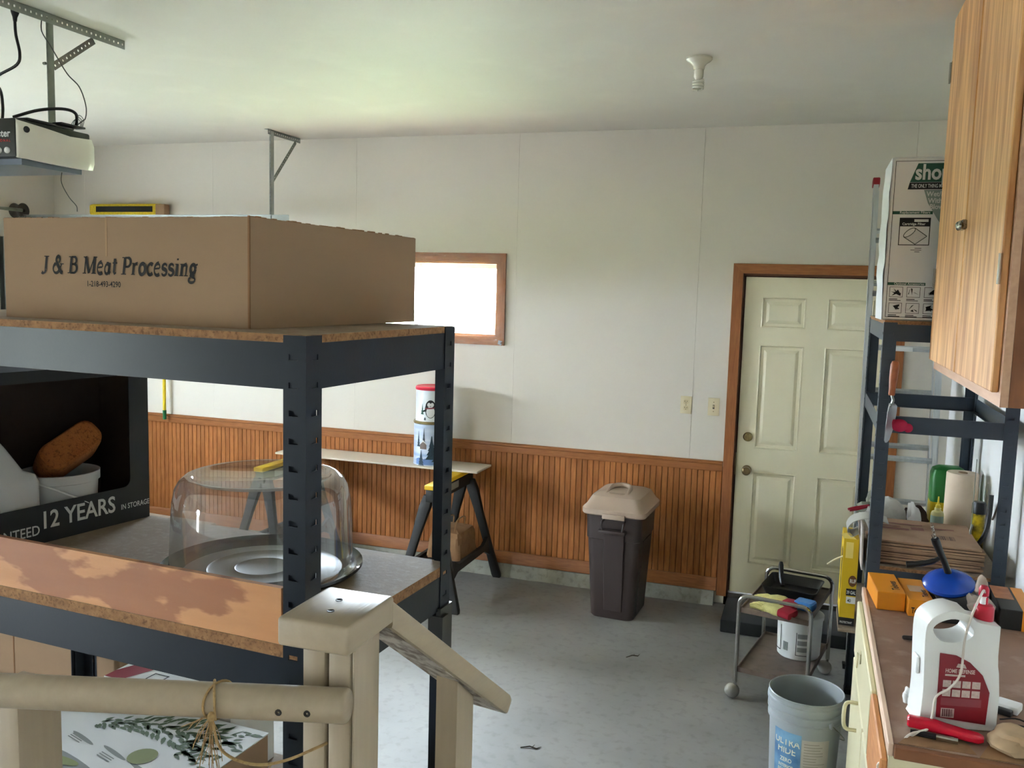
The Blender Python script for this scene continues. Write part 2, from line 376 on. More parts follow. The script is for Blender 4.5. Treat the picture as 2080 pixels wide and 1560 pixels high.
kn.xf(Matrix.Rotation(math.radians(90), 4, 'X')); kn.build('knob', brass, d1, (0.070, SY, 0.895+DZ0-0.087))
db = MB().lathe([(0.030, 0), (0.030, 0.010), (0.024, 0.016), (0.0, 0.017)], 20); db.box(-0.005, -0.018, 0.016, 0.005, 0.018, 0.030)
db.xf(Matrix.Rotation(math.radians(90), 4, 'X') ); db.build('deadbolt', pm('polished_brass', (176, 160, 120), 0.2, metal=1.0), d1, (0.066, SY, 1.108))
MB().box(-0.005, 0.004, 0.86, 0.001, 0.03, 1.0).build('strike_plate', brass, d1)

# window with oak casing, shrink film, sash
w1 = thing('window_1', 'small oak-cased window covered with clear shrink film', None, ((WX0+WX1)/2, YB, WZ0)); tag(w1, kind='structure')
hw = (WX1-WX0)/2; hh = WZ1-WZ0; cw = 0.06
for nm, poly in (('head_casing', [(-hw-cw, hh+cw), (-hw, hh), (hw, hh), (hw+cw, hh+cw)]), ('sill_casing', [(-hw-cw, -cw), (hw+cw, -cw), (hw, 0), (-hw, 0)]),
                 ('side_casing', [(-hw-cw, -cw), (-hw, 0), (-hw, hh), (-hw-cw, hh+cw)]), ('side_casing', [(hw, 0), (hw+cw, -cw), (hw+cw, hh+cw), (hw, hh)])):
    MB().prism(poly, 'y', -0.016, 0.0).build(nm, oak_trim if 'side' not in nm else oak_trim_v, w1)
rv = MB(); rv.box(-hw, 0, -0.004, hw, 0.15, 0.012); rv.box(-hw, 0, hh-0.012, hw, 0.15, hh+0.004); rv.box(-hw-0.004, 0, 0, -hw+0.012, 0.15, hh); rv.box(hw-0.012, 0, 0, hw+0.004, 0.15, hh)
rv.build('reveal', oak_trim, w1)
vin = pm('white_vinyl', (214, 216, 214), 0.4, var=0.03)
sf = MB()
for x0, x1 in ((-hw+0.012, 0.02), (-0.02, hw-0.012)):
    y = 0.09 if x0 < -0.1 else 0.11
    sf = MB(); sf.box(x0, y, 0.012, x0+0.03, y+0.02, hh-0.012); sf.box(x1-0.03, y, 0.012, x1, y+0.02, hh-0.012); sf.box(x0+0.03, y, 0.012, x1-0.03, y+0.02, 0.042); sf.box(x0+0.03, y, hh-0.042, x1-0.03, y+0.02, hh-0.012)
    s_ = sf.build('sash', vin, w1)
    MB().box(x0+0.03, y+0.008, 0.042, x1-0.03, y+0.011, hh-0.042).build('pane', clear_plastic('window_glass', (0.97, 0.99, 1.0), 0.05, 0.0), s_, smooth=False)
fm = MB(); nx, nz = 40, 24; rnd = random.Random(8); vs = []
for j in range(nz+1):
    for i in range(nx+1):
        x = -hw-cw-0.004+(2*hw+2*cw+0.008)*i/nx; z = -cw-0.008+(hh+2*cw+0.016)*j/nz
        e = min(1.0, 3*min(i, nx-i, j, nz-j)/nz)
        vs.append((x, -0.021-rnd.uniform(0, 0.006)*(1-e*0.9), z))
fm.add(vs, [(j*(nx+1)+i, j*(nx+1)+i+1, (j+1)*(nx+1)+i+1, (j+1)*(nx+1)+i) for j in range(nz) for i in range(nx)])
fm.build('shrink_film', clear_plastic('shrink_film', (0.985, 0.985, 0.985), 0.09, 0.12, bump=0.8, bs=34), w1)
bw = MB(); rnd = random.Random(5)
for k in range(9): bw.ball((rnd.uniform(-.010, .010), rnd.uniform(-.008, .004), rnd.uniform(-.010, .010)), 0.007, 6, (1, 0.6, rnd.uniform(0.6, 1.3)))
bw.build('film_tuft', clear_plastic('bunched_film', (0.9, 0.9, 0.92), 0.4, 0.15, haze=0.35), w1, (hw+cw-0.022, -0.028, -cw+0.02), smooth=False)

# left wall with the open garage doorway, right wall, wall behind the camera
OY0, OY1, OZ = 0.40, 5.20, 2.13
QY0, QY1, QZ = -2.13, -1.57, 2.04                            # side doorway standing open behind the photographer
lw_ = MB(); lw_.box(XL-0.15, OY1, 0, XL, YB+0.02, ZC); lw_.box(XL-0.15, QY1, 0, XL, OY0, ZC); lw_.box(XL-0.15, YF, 0, XL, QY0, ZC); lw_.box(XL-0.15, OY0, OZ, XL, OY1, ZC); lw_.box(XL-0.15, QY0, QZ, XL, QY1, ZC)
struct(lw_.build('wall_left', wall_m), 'white left wall around the closed garage door')
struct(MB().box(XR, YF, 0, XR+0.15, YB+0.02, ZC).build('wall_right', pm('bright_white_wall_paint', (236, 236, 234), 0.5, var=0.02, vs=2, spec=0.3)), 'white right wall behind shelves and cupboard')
struct(MB().box(XL, YF-0.15, 0, XR, YF, ZC).build('wall_front', wall_m), 'white wall behind the photographer')
jm = MB(); jm.box(XL-0.16, OY1-0.03, 0, XL+0.012, OY1, OZ); jm.box(XL-0.16, OY0, 0, XL+0.012, OY0+0.03, OZ); jm.box(XL-0.16, OY0+0.03, OZ-0.03, XL+0.012, OY1-0.03, OZ)
struct(jm.build('trim_3', pm('white_jamb_paint', (214, 220, 222), 0.5, var=0.03)), 'white jamb lining the garage door')
# ground outside
struct(MB().box(-16, -14, -0.30, XL-0.2, 20, -0.02).build('ground_driveway', two_scale('driveway_concrete', (150, 150, 146), (172, 170, 164), 0.8, (120, 118, 114), 9, 0.3, 0.9)), 'pale concrete driveway outside')
struct(MB().box(-70, -60, -0.30, -16, 70, -0.03).build('ground_lawn', pm('lawn', (128, 136, 100), 0.95, var=0.2, vs=3)), 'green lawn beyond the driveway')
struct(MB().box(-16, YB+0.35, -0.30, 40, 70, -0.025).build('ground_yard', pm('lawn', (70, 110, 44), 0.95)), 'green lawn behind the garage')
struct(MB().box(XL-0.7, YB+0.17, 2.72, XR+0.7, YB+0.72, 2.84).build('ceiling_eave', pm('white_soffit', (210, 210, 206), 0.6)), 'white eave over the back window')
# closed sectional garage door
gdm = pm('white_garage_door', (214, 220, 222), 0.45, var=0.02)
gd = thing('door_2', 'closed white sectional garage door on the left wall', None, (XL-0.03, OY0, 0)); tag(gd, kind='structure')
NP = 8; LITES = (3, 4, 5, 6); GW = OY1-OY0; GL0, GL1 = 1.70, 2.02
for k in range(4):
    z0, z1 = 0.002+0.532*k, 0.530*(k+1)-0.001+0.002*k; m = MB()
    if k < 3: m.rbox(-0.045, 0.032, z0, 0.0, GW-0.032, z1, 0.004, 1)
    else:
        m.box(-0.045, 0.032, z0, 0, GW-0.032, GL0); m.box(-0.045, 0.032, GL1, 0, GW-0.032, z1); e = 0.032
        for j in LITES: m.box(-0.045, e, GL0, 0, 0.12+0.575*j, GL1); e = 0.12+0.575*j+0.49
        m.box(-0.045, e, GL0, 0, GW-0.032, GL1)
    sec = m.build('door_section', gdm, gd)
    for j in range(NP):
        y0 = 0.12+0.575*j; p = MB()
        if k == 3 and j in LITES:
            MB().box(-0.026, y0, GL0, -0.022, y0+0.49, GL1).build('pane', clear_plastic('window_glass', (0.97, 0.99, 1.0), 0.05, 0.0), sec, smooth=False); continue
        def rr(i): return [(y0+i, 0.09+0.532*k+i), (y0+0.49-i, 0.09+0.532*k+i), (y0+0.49-i, 0.44+0.532*k-i), (y0+i, 0.44+0.532*k-i)]
        p.loft([[(d, q[0], q[1]) for q in rr(i)] for i, d in ((0, 0.0), (0.01, 0.006), (0.03, 0.002))], capa=False, capb=True); p.build('raised_panel', gdm, sec, smooth=False)
for y in (0.06, OY1-OY0-0.10):
    for k in range(4):
        MB().rbox(0.0, y, 0.46+0.532*k if k < 3 else 2.03, 0.012, y+0.05, 0.56+0.532*k if k < 3 else 2.10, 0.003, 1).build('hinge', galv_d, gd)

# landing and steps the photographer stands on
st = MB(); st.box(-1.45, -1.4, 0, 0.75, 1.24, 0.60); st.box(-0.74, 1.24, 0, 0.16, 1.52, 0.40); st.box(-0.74, 1.52, 0, 0.16, 1.80, 0.20)
struct(st.build('floor_landing', rail_paint_h), 'tan painted landing with two steps')

# ================================================================== STEEL SHELVING
def post_mesh(h, sx, sy, f=0.049, t=0.0022, pitch=0.0508):
    """slotted angle post, crease at the origin, flanges running along sx*x and sy*y"""
    mb = MB(); a0, a1, hh = 0.017, 0.037, 0.0052
    zs = [0.035+pitch*k for k in range(int((h-0.05)/pitch)+1)]
    edges = [0.0]
    for z in zs: edges += [z-hh, z+hh]
    edges.append(h)
    for flange in (0, 1):
        def bx(p, q, z0, z1):
            if flange == 0:
                x0, x1 = sorted((sx*p, sx*q)); y0, y1 = sorted((0, sy*t)); mb.box(x0, y0, z0, x1, y1, z1)
            else:
                y0, y1 = sorted((sy*p, sy*q)); x0, x1 = sorted((0, sx*t)); mb.box(x0, y0, z0, x1, y1, z1)
        bx(0.0 if flange == 0 else t, a0, 0, h); bx(a1, f, 0, h)
        for k in range(0, len(edges), 2): bx(a0, a1, edges[k], edges[k+1])
        d = t+0.0035                                            # added backing strip, blocks the bright background so slots look dark
        if flange == 0:
            x0, x1 = sorted((sx*(a0-0.003), sx*(a1+0.003))); y0, y1 = sorted((sy*d, sy*(d+0.0012))); mb.box(x0, y0, 0.01, x1, y1, h-0.01)
        else:
            y0, y1 = sorted((sy*(a0-0.003), sy*(a1+0.003))); x0, x1 = sorted((sx*d, sx*(d+0.0012))); mb.box(x0, y0, 0.01, x1, y1, h-0.01)
    return mb
def shelving(root, W, D, H, levels, bh=0.084, steel=steel_blue):
    """levels: (beam top z, board thickness or 0, which beams)"""
    for ix, iy in ((0, 0), (1, 0), (0, 1), (1, 1)):
        p = post_mesh(H, 1 if ix == 0 else -1, 1 if iy == 0 else -1).build('post', steel, root, (ix*W, iy*D, 0.004), smooth=False)
        MB().rbox(ix*W-(0.052 if ix else 0.002), iy*D-(0.052 if iy else 0.002), 0, ix*W+(0.002 if ix else 0.052), iy*D+(0.002 if iy else 0.052), 0.03, 0.003, 1).build('foot', black_plastic, root)
    for zt, bt, _ in levels:
        e = 0.0024; t = 0.0016; lip = 0.016
        for y0, sgn in ((e, 1), (D-e, -1)):
            m = MB(); ya, yb = sorted((y0, y0+sgn*t)); m.box(e, ya, zt-bh, W-e, yb, zt)
            ya, yb = sorted((y0+sgn*t, y0+sgn*lip)); m.box(e+0.006, ya, zt-t, W-e-0.006, yb, zt); m.box(e+0.006, ya, zt-bh, W-e-0.006, yb, zt-bh+t)
            m.build('beam', steel, root, smooth=False)
        for x0, sgn in ((e, 1), (W-e, -1)):
            m = MB(); xa, xb = sorted((x0, x0+sgn*t)); m.box(xa, 0.006, zt-bh, xb, D-0.006, zt-0.0002)
            xa, xb = sorted((x0+sgn*t, x0+sgn*lip)); m.box(xa, 0.02, zt-bh, xb, D-0.02, zt-bh+t)
            m.build('beam', steel, root, smooth=False)
        if bt:
            b = MB().box(0.0027, 0.0027, zt+0.0002, W-0.0027, D-0.0027, zt+bt).build('shelf_board', particle_edge, root, smooth=False)
            b.data.materials.append(particle_top)
            for pl in b.data.polygons:
                if abs(pl.normal.z) > 0.9: pl.material_index = 1

# ---------------- left unit: origin at its near right post
RZ = math.radians(-3.6); SW, SD = 1.22, 0.60
RX, RY = -0.845, 1.372
ca, sa = math.cos(RZ), math.sin(RZ)
def SP(u, v, z): return (RX+ca*u-sa*v, RY+sa*u+ca*v, z)      # shelf plan (u right, v back) to room
su = thing('shelving_unit', 'slate grey slotted steel shelving unit with particle board shelves beside the stair railing', 'shelving unit', SP(-SW, 0, 0), RZ)
L1, L2, L3, L4 = 1.893, 1.305, 0.70, 0.14
shelving(su, SW, SD, 1.903, [(L1, 0.015, 0), (L2, 0.024, 0), (L3, 0.015, 0), (L4, 0.015, 0)])
lip = MB().box(0.06, 0.004, L2+0.024, SW-0.056, 0.016, 1.437).build('plywood_lip', plywood, su)
lip['label'] = 'stained plywood strip along the front edge'
sc_ = MB().lathe([(0.0055, 0), (0.0055, 0.003), (0.0, 0.006)], 10).xf(Matrix.Rotation(math.radians(90), 4, 'X')); sc_.build('screw', chrome, su, (SW-0.043, -0.0005, 1.357))
cap_ = MB(); ringz = [(1.17, .030), (1.06, .034), (0.98, .030), (0.94, .022)]
cap_.box(SW-0.055, SD-0.004, 1.11, SW+0.004, SD+0.006, 1.225); cap_.box(SW-0.006, SD-0.058, 1.10, SW+0.006, SD+0.005, 1.228); cap_.box(SW-0.02, SD-0.062, 1.12, SW+0.014, SD-0.03, 1.21)
cap_.build('tape_wrap', black_plastic, su)['label'] = 'black tape wrapped round the rear post'

# ---------------- open cardboard box on the top shelf
BZ = L1+0.0155
def open_box(name, label, cat, u0, v0, w, d, h, z, mat, rz=0.0, t=0.005, group=None):
    th = thing(name, label, cat, SP(u0, v0, z), RZ+rz, group)
    m = MB(); m.box(0, 0, 0, w, d, t)
    for a in ((0, 0, w, t), (0, d-t, w, d), (0, t, t, d-t), (w-t, t, w, d-t)): m.box(a[0], a[1], t, a[2], a[3], h)
    m.build('box_body', mat, th, smooth=False); return th
mb_ = open_box('cardboard_box', 'big brown meat box with black italic lettering on the top shelf', 'box', -0.842, 0.078, 0.660, 0.655, 0.214, BZ, cardboard, 0.0)
fs = MB(); fs.prism([(0.6605, 0.0), (0.6605, 0.655), (0.664, 0.655), (0.664, 0.0)], 'z', 0.012, 0.215) if False else None
sf2 = MB(); sf2.box(0.6555, -0.003, 0.002, 0.6595, 0.0, 0.2165); sf2.build('corner_flap', cardboard_d, mb_)
rm = MB()
for k in range(40):
    a = k/40*0.65
    rm.box(0.6565, a+0.002, 0.213, 0.6598, a+0.0162, 0.2140+random.uniform(0.0004, 0.0032))
    rm.box(0.002+a, 0.0005, 0.2125, 0.0162+a, 0.0040, 0.2140+random.uniform(0.0, 0.0016))
rm.build('torn_rim', cardboard_d, mb_, smooth=False)
MB().box(0.293, -0.0006, 0.135, 0.298, 0.0, 0.213).build('crease', pm('pale_crease', (158, 128, 98), 0.85), mb_)

# serif italic lettering drawn from strokes: x, y in em units, w stroke width
def arc(cx, cy, rx, ry, a0, a1, n=12): return [(cx+rx*math.cos(math.radians(a0+(a1-a0)*k/n)), cy+ry*math.sin(math.radians(a0+(a1-a0)*k/n))) for k in range(n+1)]
TH, TN = 0.155, 0.07
def serif(x, y, w=0.15): return ([(x-w, y), (x+w, y)], 0.036, 0.036)
GL = {
 'J': (0.46, [([(0.30, 0.66), (0.30, 0.14)], TH, TH), (arc(0.16, 0.13, 0.14, 0.15, 0, -140), TH, TN), serif(0.30, 0.65, 0.17), ([(0.06, 0.05), (0.061, 0.06)], 0.10, 0.10)]),
 '&': (0.80, [(arc(0.34, 0.52, 0.13, 0.13, -60, 250), TN, TH), ([(0.24, 0.43), (0.62, 0.03), (0.72, 0.02)], TH, TH), (arc(0.28, 0.19, 0.22, 0.19, 110, 330), TH, TN), ([(0.47, 0.10), (0.62, 0.36)], TN, TN), serif(0.63, 0.36, 0.12)]),
 'B': (0.66, [([(0.15, 0.66), (0.15, 0.0)], TH, TH), ([(0.15, 0.64), (0.34, 0.64)]+arc(0.34, 0.50, 0.15, 0.14, 90, -90)+[(0.15, 0.36)], TN, TH*.9), ([(0.15, 0.36), (0.37, 0.36)]+arc(0.37, 0.19, 0.19, 0.17, 90, -90)+[(0.15, 0.02)], TN, TH), serif(0.12, 0.645), serif(0.12, 0.018)]),
 'M': (0.92, [([(0.14, 0.66), (0.14, 0.0)], TN, TN), ([(0.14, 0.66), (0.44, 0.03)], TH, TH), ([(0.44, 0.03), (0.72, 0.66)], TN, TN), ([(0.74, 0.66), (0.74, 0.0)], TH*1.1, TH*1.1), serif(0.14, 0.018, 0.12), serif(0.75, 0.018, 0.15), serif(0.12, 0.645, 0.12), serif(0.78, 0.645, 0.12)]),
 'e': (0.47, [([(0.08, 0.25), (0.36, 0.27)], TN, TN), (arc(0.23, 0.27, 0.15, 0.18, 0, 90), TN, TN), (arc(0.25, 0.23, 0.20, 0.225, 80, 310), TH, TN)]),
 'a': (0.52, [([(0.36, 0.44), (0.34, 0.08), (0.44, 0.03)], TH, TH), (arc(0.22, 0.20, 0.16, 0.19, 15, 345), TH, TN), (arc(0.22, 0.32, 0.14, 0.12, 10, 120), TN, TN)]),
 't': (0.34, [([(0.15, 0.60), (0.15, 0.10), (0.20, 0.02), (0.30, 0.07)], TH, TN), ([(0.02, 0.435), (0.32, 0.435)], 0.05, 0.05)]),
 'P': (0.62, [([(0.15, 0.66), (0.15, 0.0)], TH, TH), ([(0.15, 0.64), (0.34, 0.64)]+arc(0.34, 0.47, 0.19, 0.17, 90, -90)+[(0.15, 0.30)], TN, TH), serif(0.12, 0.645), serif(0.15, 0.018, 0.16)]),
 'r': (0.42, [([(0.13, 0.44), (0.13, 0.0)], TH, TH), ([(0.13, 0.28), (0.24, 0.42), (0.35, 0.42)], TN, TH), serif(0.13, 0.016, 0.12), serif(0.09, 0.432, 0.08)]),
 'o': (0.51, [(arc(0.25, 0.225, 0.18, 0.205, 45, 405, 20), TH, TH*.8)]),
 'c': (0.45, [(arc(0.25, 0.225, 0.19, 0.21, 50, 320, 16), TH, TN), ([(0.35, 0.36), (0.352, 0.352)], 0.10, 0.10)]),
 's': (0.41, [(arc(0.20, 0.33, 0.13, 0.105, 30, 220)+arc(0.20, 0.12, 0.14, 0.11, 70, -160), TN, TH), ([(0.07, 0.06), (0.071, 0.10)], 0.05, 0.05), ([(0.31, 0.34), (0.311, 0.40)], 0.05, 0.05)]),
 'i': (0.30, [([(0.13, 0.44), (0.13, 0.0)], TH, TH), serif(0.13, 0.016, 0.12), serif(0.09, 0.432, 0.08), ([(0.13, 0.58), (0.131, 0.65)], 0.11, 0.11)]),
 'n': (0.56, [([(0.13, 0.44), (0.13, 0.0)], TH, TH), ([(0.13, 0.28), (0.22, 0.40), (0.34, 0.43), (0.40, 0.36), (0.40, 0.0)], TN, TH), serif(0.13, 0.016, 0.12), serif(0.41, 0.016, 0.12), serif(0.09, 0.432, 0.08)]),
 'g': (0.52, [(arc(0.22, 0.27, 0.15, 0.16, 0, 360, 18), TH, TH*.8), ([(0.32, 0.40), (0.48, 0.44)], TN, TN), ([(0.12, 0.13), (0.10, 0.05), (0.34, -0.02)], TN, TH), (arc(0.22, -0.13, 0.19, 0.10, 60, -240), TN, TH*.7)]),
 ' ': (0.30, [])}
def serif_text(body, size, m4, shear=0.22, sx=1.0):
    mb = MB(); x = 0.0
    for ch in body:
        adv, strokes = GL[ch]
        for pts, wa, wb in strokes:
            n = len(pts); L = []; R = []
            for i, p in enumerate(pts):
                a = Vector(pts[max(0, i-1)]); b = Vector(pts[min(n-1, i+1)]); d = (b-a).normalized(); nn = Vector((-d.y, d.x))
                w = (wa+(wb-wa)*(1-abs(2*i/(n-1)-1)) if wa != wb and n > 4 else wa+(wb-wa)*i/max(1, n-1))/2
                L.append(Vector(p)+nn*w); R.append(Vector(p)-nn*w)
            vs = [m4 @ Vector(((q.x+x+shear*q.y)*size*sx, q.y*size, 0)) for q in L+R]
            mb.add(vs, [(i, n+i, n+i+1, i+1) for i in range(n-1)])
        x += adv
    return mb
m4 = basis((0.110, -0.0013, 0.0985), (1, 0, 0), (0, 0, 1))
serif_text('J & B Meat Processing', 0.0535, m4, 0.20, 0.785).build('lettering', ink_black, mb_, smooth=False)
lettering(MB(), '1-218-493-4290', 0.0165, basis((0.287, -0.0013, 0.0725), (1, 0, 0), (0, 0, 1)), align='CENTER', bold=0.0002, sx=0.88).build('lettering', ink_black, mb_, smooth=False)

# ---------------- black battery carton on the middle shelf, window facing right
CZ = L2+0.0245
kx = math.atan2(-0.045, 0.43)
bc = thing('battery_carton', 'black display carton with white 12 YEARS lettering and a cut-out window', 'carton', SP(-0.944, 0.588, CZ), RZ)
bc_black = pm('black_carton_card', (24, 25, 26), 0.55, var=0.1, vs=8)
bc_in = pm('carton_inside', (44, 30, 22), 0.9, var=0.1)
rot = Matrix.Rotation(-math.radians(6.0), 4, 'Z')
CL, CD, CH = 0.55, 0.205, 0.438
def bcq(p): return rot @ Vector(p)
m = MB(); outer = [(-CL, 0), (0, 0), (0, CH), (-CL, CH)]; inner = rrect(-CL+0.05, 0.098, -0.062, CH-0.03, 0.02, 4)
# front wall with window: bars around a rounded opening, in the y-z plane at x=0 (y runs away from the camera)
front = MB()
front.box(-0.003, -CL, 0, 0, 0, 0.098); front.box(-0.003, -CL, CH-0.03, 0, 0, CH); front.box(-0.003, -CL, 0.098, 0, -CL+0.05, CH-0.03); front.box(-0.003, -0.062, 0.098, 0, 0, CH-0.03)
for (cy_, cz_, sy_, sz_) in ((-0.062, 0.098, -1, 1), (-CL+0.05, 0.098, 1, 1)):
    pts = [(cy_, cz_)]+[(cy_+sy_*0.022*(1-math.sin(math.radians(a))), cz_+sz_*0.022*(1-math.cos(math.radians(a)))) for a in range(0, 91, 18)]
    front.prism(pts, 'x', -0.003, 0.0)
front.xf(rot); front.build('front_panel', bc_black, bc, smooth=False)
bd = MB(); bd.box(-CD, -CL, 0, -0.003, 0, 0.003); bd.box(-CD, -0.003, 0.003, -0.003, 0, CH); bd.box(-CD, -CL, 0.003, -0.003, -CL+0.003, CH); bd.box(-CD, -CL, CH-0.003, -0.003, 0, CH); bd.box(-CD, -CL+0.003, 0.003, -CD+0.003, -0.003, CH-0.003)
bd.xf(rot); bd.build('carton_body', bc_in, bc, smooth=False)
pr_w = pm('white_print', (206, 206, 204), 0.6, var=0.03)
def on_bc(y, z): return rot @ basis((0.0006, y, z), (0, 1, 0), (0, 0, 1))
lt = MB(); lettering(lt, '12 YEARS', 0.062, on_bc(-0.330, 0.037), bold=0.0011, sx=0.86); lettering(lt, 'IN STORAGE', 0.0205, on_bc(-0.094, 0.038), sx=0.80, bold=0.0002)
lettering(lt, 'GUARANTEED', 0.036, on_bc(-0.530, 0.024), sx=0.85, bold=0.0003); lt.build('lettering', pr_w, bc, smooth=False)

# things inside the carton
def BCP(x, y, z): p = rot @ Vector((x, y, 0)); c0 = Vector(SP(-0.944, 0.588, CZ)); q = Matrix.Rotation(RZ, 4, 'Z') @ p; return (c0.x+q.x, c0.y+q.y, CZ+0.0035+z)
pj = pm('frosted_plastic', (196, 196, 196), 0.45, var=0.03)
wj = thing('plastic_jug', 'frosted white plastic jug at the near end of the black carton', 'jug', BCP(-0.085, -0.385, 0), RZ)
rings = []
for z, a, b, o in ((0, .055, .078, 0), (.004, .06, .083, 0), (.145, .06, .083, 0), (.165, .054, .076, 0), (.178, .046, .058, -.012), (.24, .036, .040, -.035), (.262, .028, .030, -.04), (.268, .02, .02, -.04)):
    rings.append([(x, y+o, z) for x, y in rrect(-a, -b, a, b, min(a, b)*0.35, 3)])
MB().loft(rings).build('jug_body', pj, wj)
MB().lathe([(0.018, 0), (0.018, 0.022), (0.0, 0.023)], 16).build('cap', white_plastic, wj, (0, -0.04, 0.268))
wb_ = thing('white_bucket', 'small translucent white bucket with bail handle inside the black carton', 'bucket', BCP(-0.106, -0.20, 0), RZ)
MB().lathe([(0.0, 0), (.084, 0), (.088, .005), (.094, .125), (.099, .127), (.099, .148), (.1, .150), (.097, .151), (.095, .148), (.087, .008), (0.0, .006)], 36).build('bucket_body', pj, wb_)
hp = smooth_path([(0.03, -0.095, 0.135), (0.075, -0.07, 0.115), (0.100, -0.02, 0.085), (0.099, 0.03, 0.058), (0.075, 0.075, 0.04)], 6)
MB().tube(hp, 0.0045, 8, flat=0.6).build('handle', white_plastic, wb_)
MB().lathe([(.0905, .02), (.0935, .085)], 14, a0=math.radians(5), a1=math.radians(38)).build('label', pm('magenta_label', (150, 20, 60), 0.5), wb_)
sp = MB(); prof = rrect(-0.085, -0.04, 0.085, 0.04, 0.03, 5)
sp.loft([[(x*s_, y*s_, z) for x, y in prof] for z, s_ in ((-.058, .9), (-.05, .98), (-.02, 1), (.03, 1), (.055, .96), (.062, .85))])
spo = sp.build('sponge', two_scale('brown_sponge', (150, 84, 36), (176, 106, 52), 14, (100, 52, 20), 120, 0.7, 0.95, bump=0.8, bs=180), None, BCP(-0.106, -0.175, 0.196), (math.radians(55), math.radians(-28), math.radians(75)))
tag(spo, 'orange-brown sponge sticking out of the white bucket', 'sponge')

# ---------------- catering tray with clear dome
TZ = CZ; ck = thing('cake_tray', 'clear domed cake cover on a black round tray, middle shelf', 'cake tray', SP(-0.362, 0.345, TZ), RZ)
MB().lathe([(0, .003), (.19, .003), (.205, .010), (.222, .014), (.230, .020), (.231, .014), (.222, .006), (.205, 0), (0, 0)], 64).build('tray', pm('glossy_black_tray', (14, 14, 15), 0.14, var=0.1), ck)
MB().lathe([(0, .0068), (.06, .0065), (.064, .0085), (.068, .0065), (.12, .0062), (.126, .0092), (.132, .0062), (.178, .006), (.182, .004), (.178, .0035), (0, .0035)], 64).build('cake_board', pm('pale_grey_board', (118, 116, 114), 0.4, var=0.04), ck)
dm = MB(); prof = [(.216, .012), (.210, .016), (.207, .03), (.203, .12), (.200, .17), (.194, .20), (.184, .218), (.172, .228), (.162, .231), (.155, .226), (.150, .220), (.0, .216)]
n = 72; rings = []
for r, z in prof:
    rings.append([((r*(1+(0.008 if 0.04 < z < 0.19 and k % 6 == 0 else 0)))*math.cos(2*math.pi*k/n), (r*(1+(0.008 if 0.04 < z < 0.19 and k % 6 == 0 else 0)))*math.sin(2*math.pi*k/n), z) for k in range(n)])
dm.loft(rings, False, False); dm.build('dome', clear_plastic('clear_dome', (0.93, 0.935, 0.945), 0.17, 0.06, haze=0.07), ck, sharp=60)

# ---------------- cartons on the lower shelf
LZ = L3+0.0155
fc = open_box('printed_carton', 'white carton printed with green fern leaves under the stair rail', 'carton', -1.0, 0.03, 0.62, 0.355, 0.185, LZ, cardboard)
pw = pm('white_printed_card', (205, 207, 205), 0.6, var=0.02)
MB().box(-0.002, -0.002, 0.185, 0.622, 0.357, 0.188).build('printed_lid', pw, fc)
gA = pm('fern_green_print', (72, 92, 60), 0.7, var=0.15); gB = pm('grey_print', (122, 126, 122), 0.7, var=0.1); gC = pm('olive_print', (118, 126, 74), 0.7, var=0.1)
top4 = basis((0, 0, 0.1885), (1, 0, 0), (0, 1, 0)); rnd = random.Random(21)
lf = MB()
def leaf(mb, x, y, a, L, w):
    pts = [(0, 0), (.25*L, w), (.6*L, .9*w), (L, 0), (.6*L, -.8*w), (.25*L, -w)]
    flat(mb, [(x+p[0]*math.cos(a)-p[1]*math.sin(a), y+p[0]*math.sin(a)+p[1]*math.cos(a)) for p in pts], top4)
stem = [(0.22+0.30*t, 0.225+0.05*math.sin(t*2.6)) for t in [k/16 for k in range(17)]]
for i, (x, y) in enumerate(stem):
    for sgn in (1, -1):
        for k in range(3): leaf(lf, x+rnd.uniform(-.005, .005), y+sgn*k*0.022*(.3+i/16), rnd.uniform(-.4, .7)+sgn*0.6, 0.024+0.02*i/16, 0.0045+.002*i/16)
for k in range(60): leaf(lf, rnd.uniform(.46, .60), rnd.uniform(.16, .335), rnd.uniform(-.6, 1.2), rnd.uniform(.018, .04), rnd.uniform(.003, .007))
lf.build('fern_print', gA, fc, smooth=False)
gp = MB()
for (x, y, rx, ry, a) in ((.10, .26, .11, .022, .3), (.16, .30, .12, .012, .5), (.30, .05, .14, .026, -.25), (.12, .12, .08, .01, 0.05), (.36, .13, .05, .006, -.3), (.24, .15, .05, .006, -.3), (.47, .10, .05, .006, -.3)):
    flat(gp, [(x+rx*math.cos(t)*math.cos(a)-ry*math.sin(t)*math.sin(a), y+rx*math.cos(t)*math.sin(a)+ry*math.sin(t)*math.cos(a)) for t in [2*math.pi*k/20 for k in range(20)]], basis((0, 0, 0.1883), (1, 0, 0), (0, 1, 0)))
gp.build('swirl_print', gB, fc, smooth=False)
t5 = basis((0, 0, 0.1890), (1, 0, 0), (0, 1, 0))
for (x, y, rx, ry) in ((.43, .145, .034, .034), (.27, .055, .06, .014)):
    flat(MB(), [(x+rx*math.cos(2*math.pi*k/24), y+ry*math.sin(2*math.pi*k/24)) for k in range(24)], t5).build('badge_print', gC, fc, smooth=False)
MB().box(0.6205, 0.01, 0.04, 0.6235, 0.30, 0.186).build('side_flap', cardboard, fc)

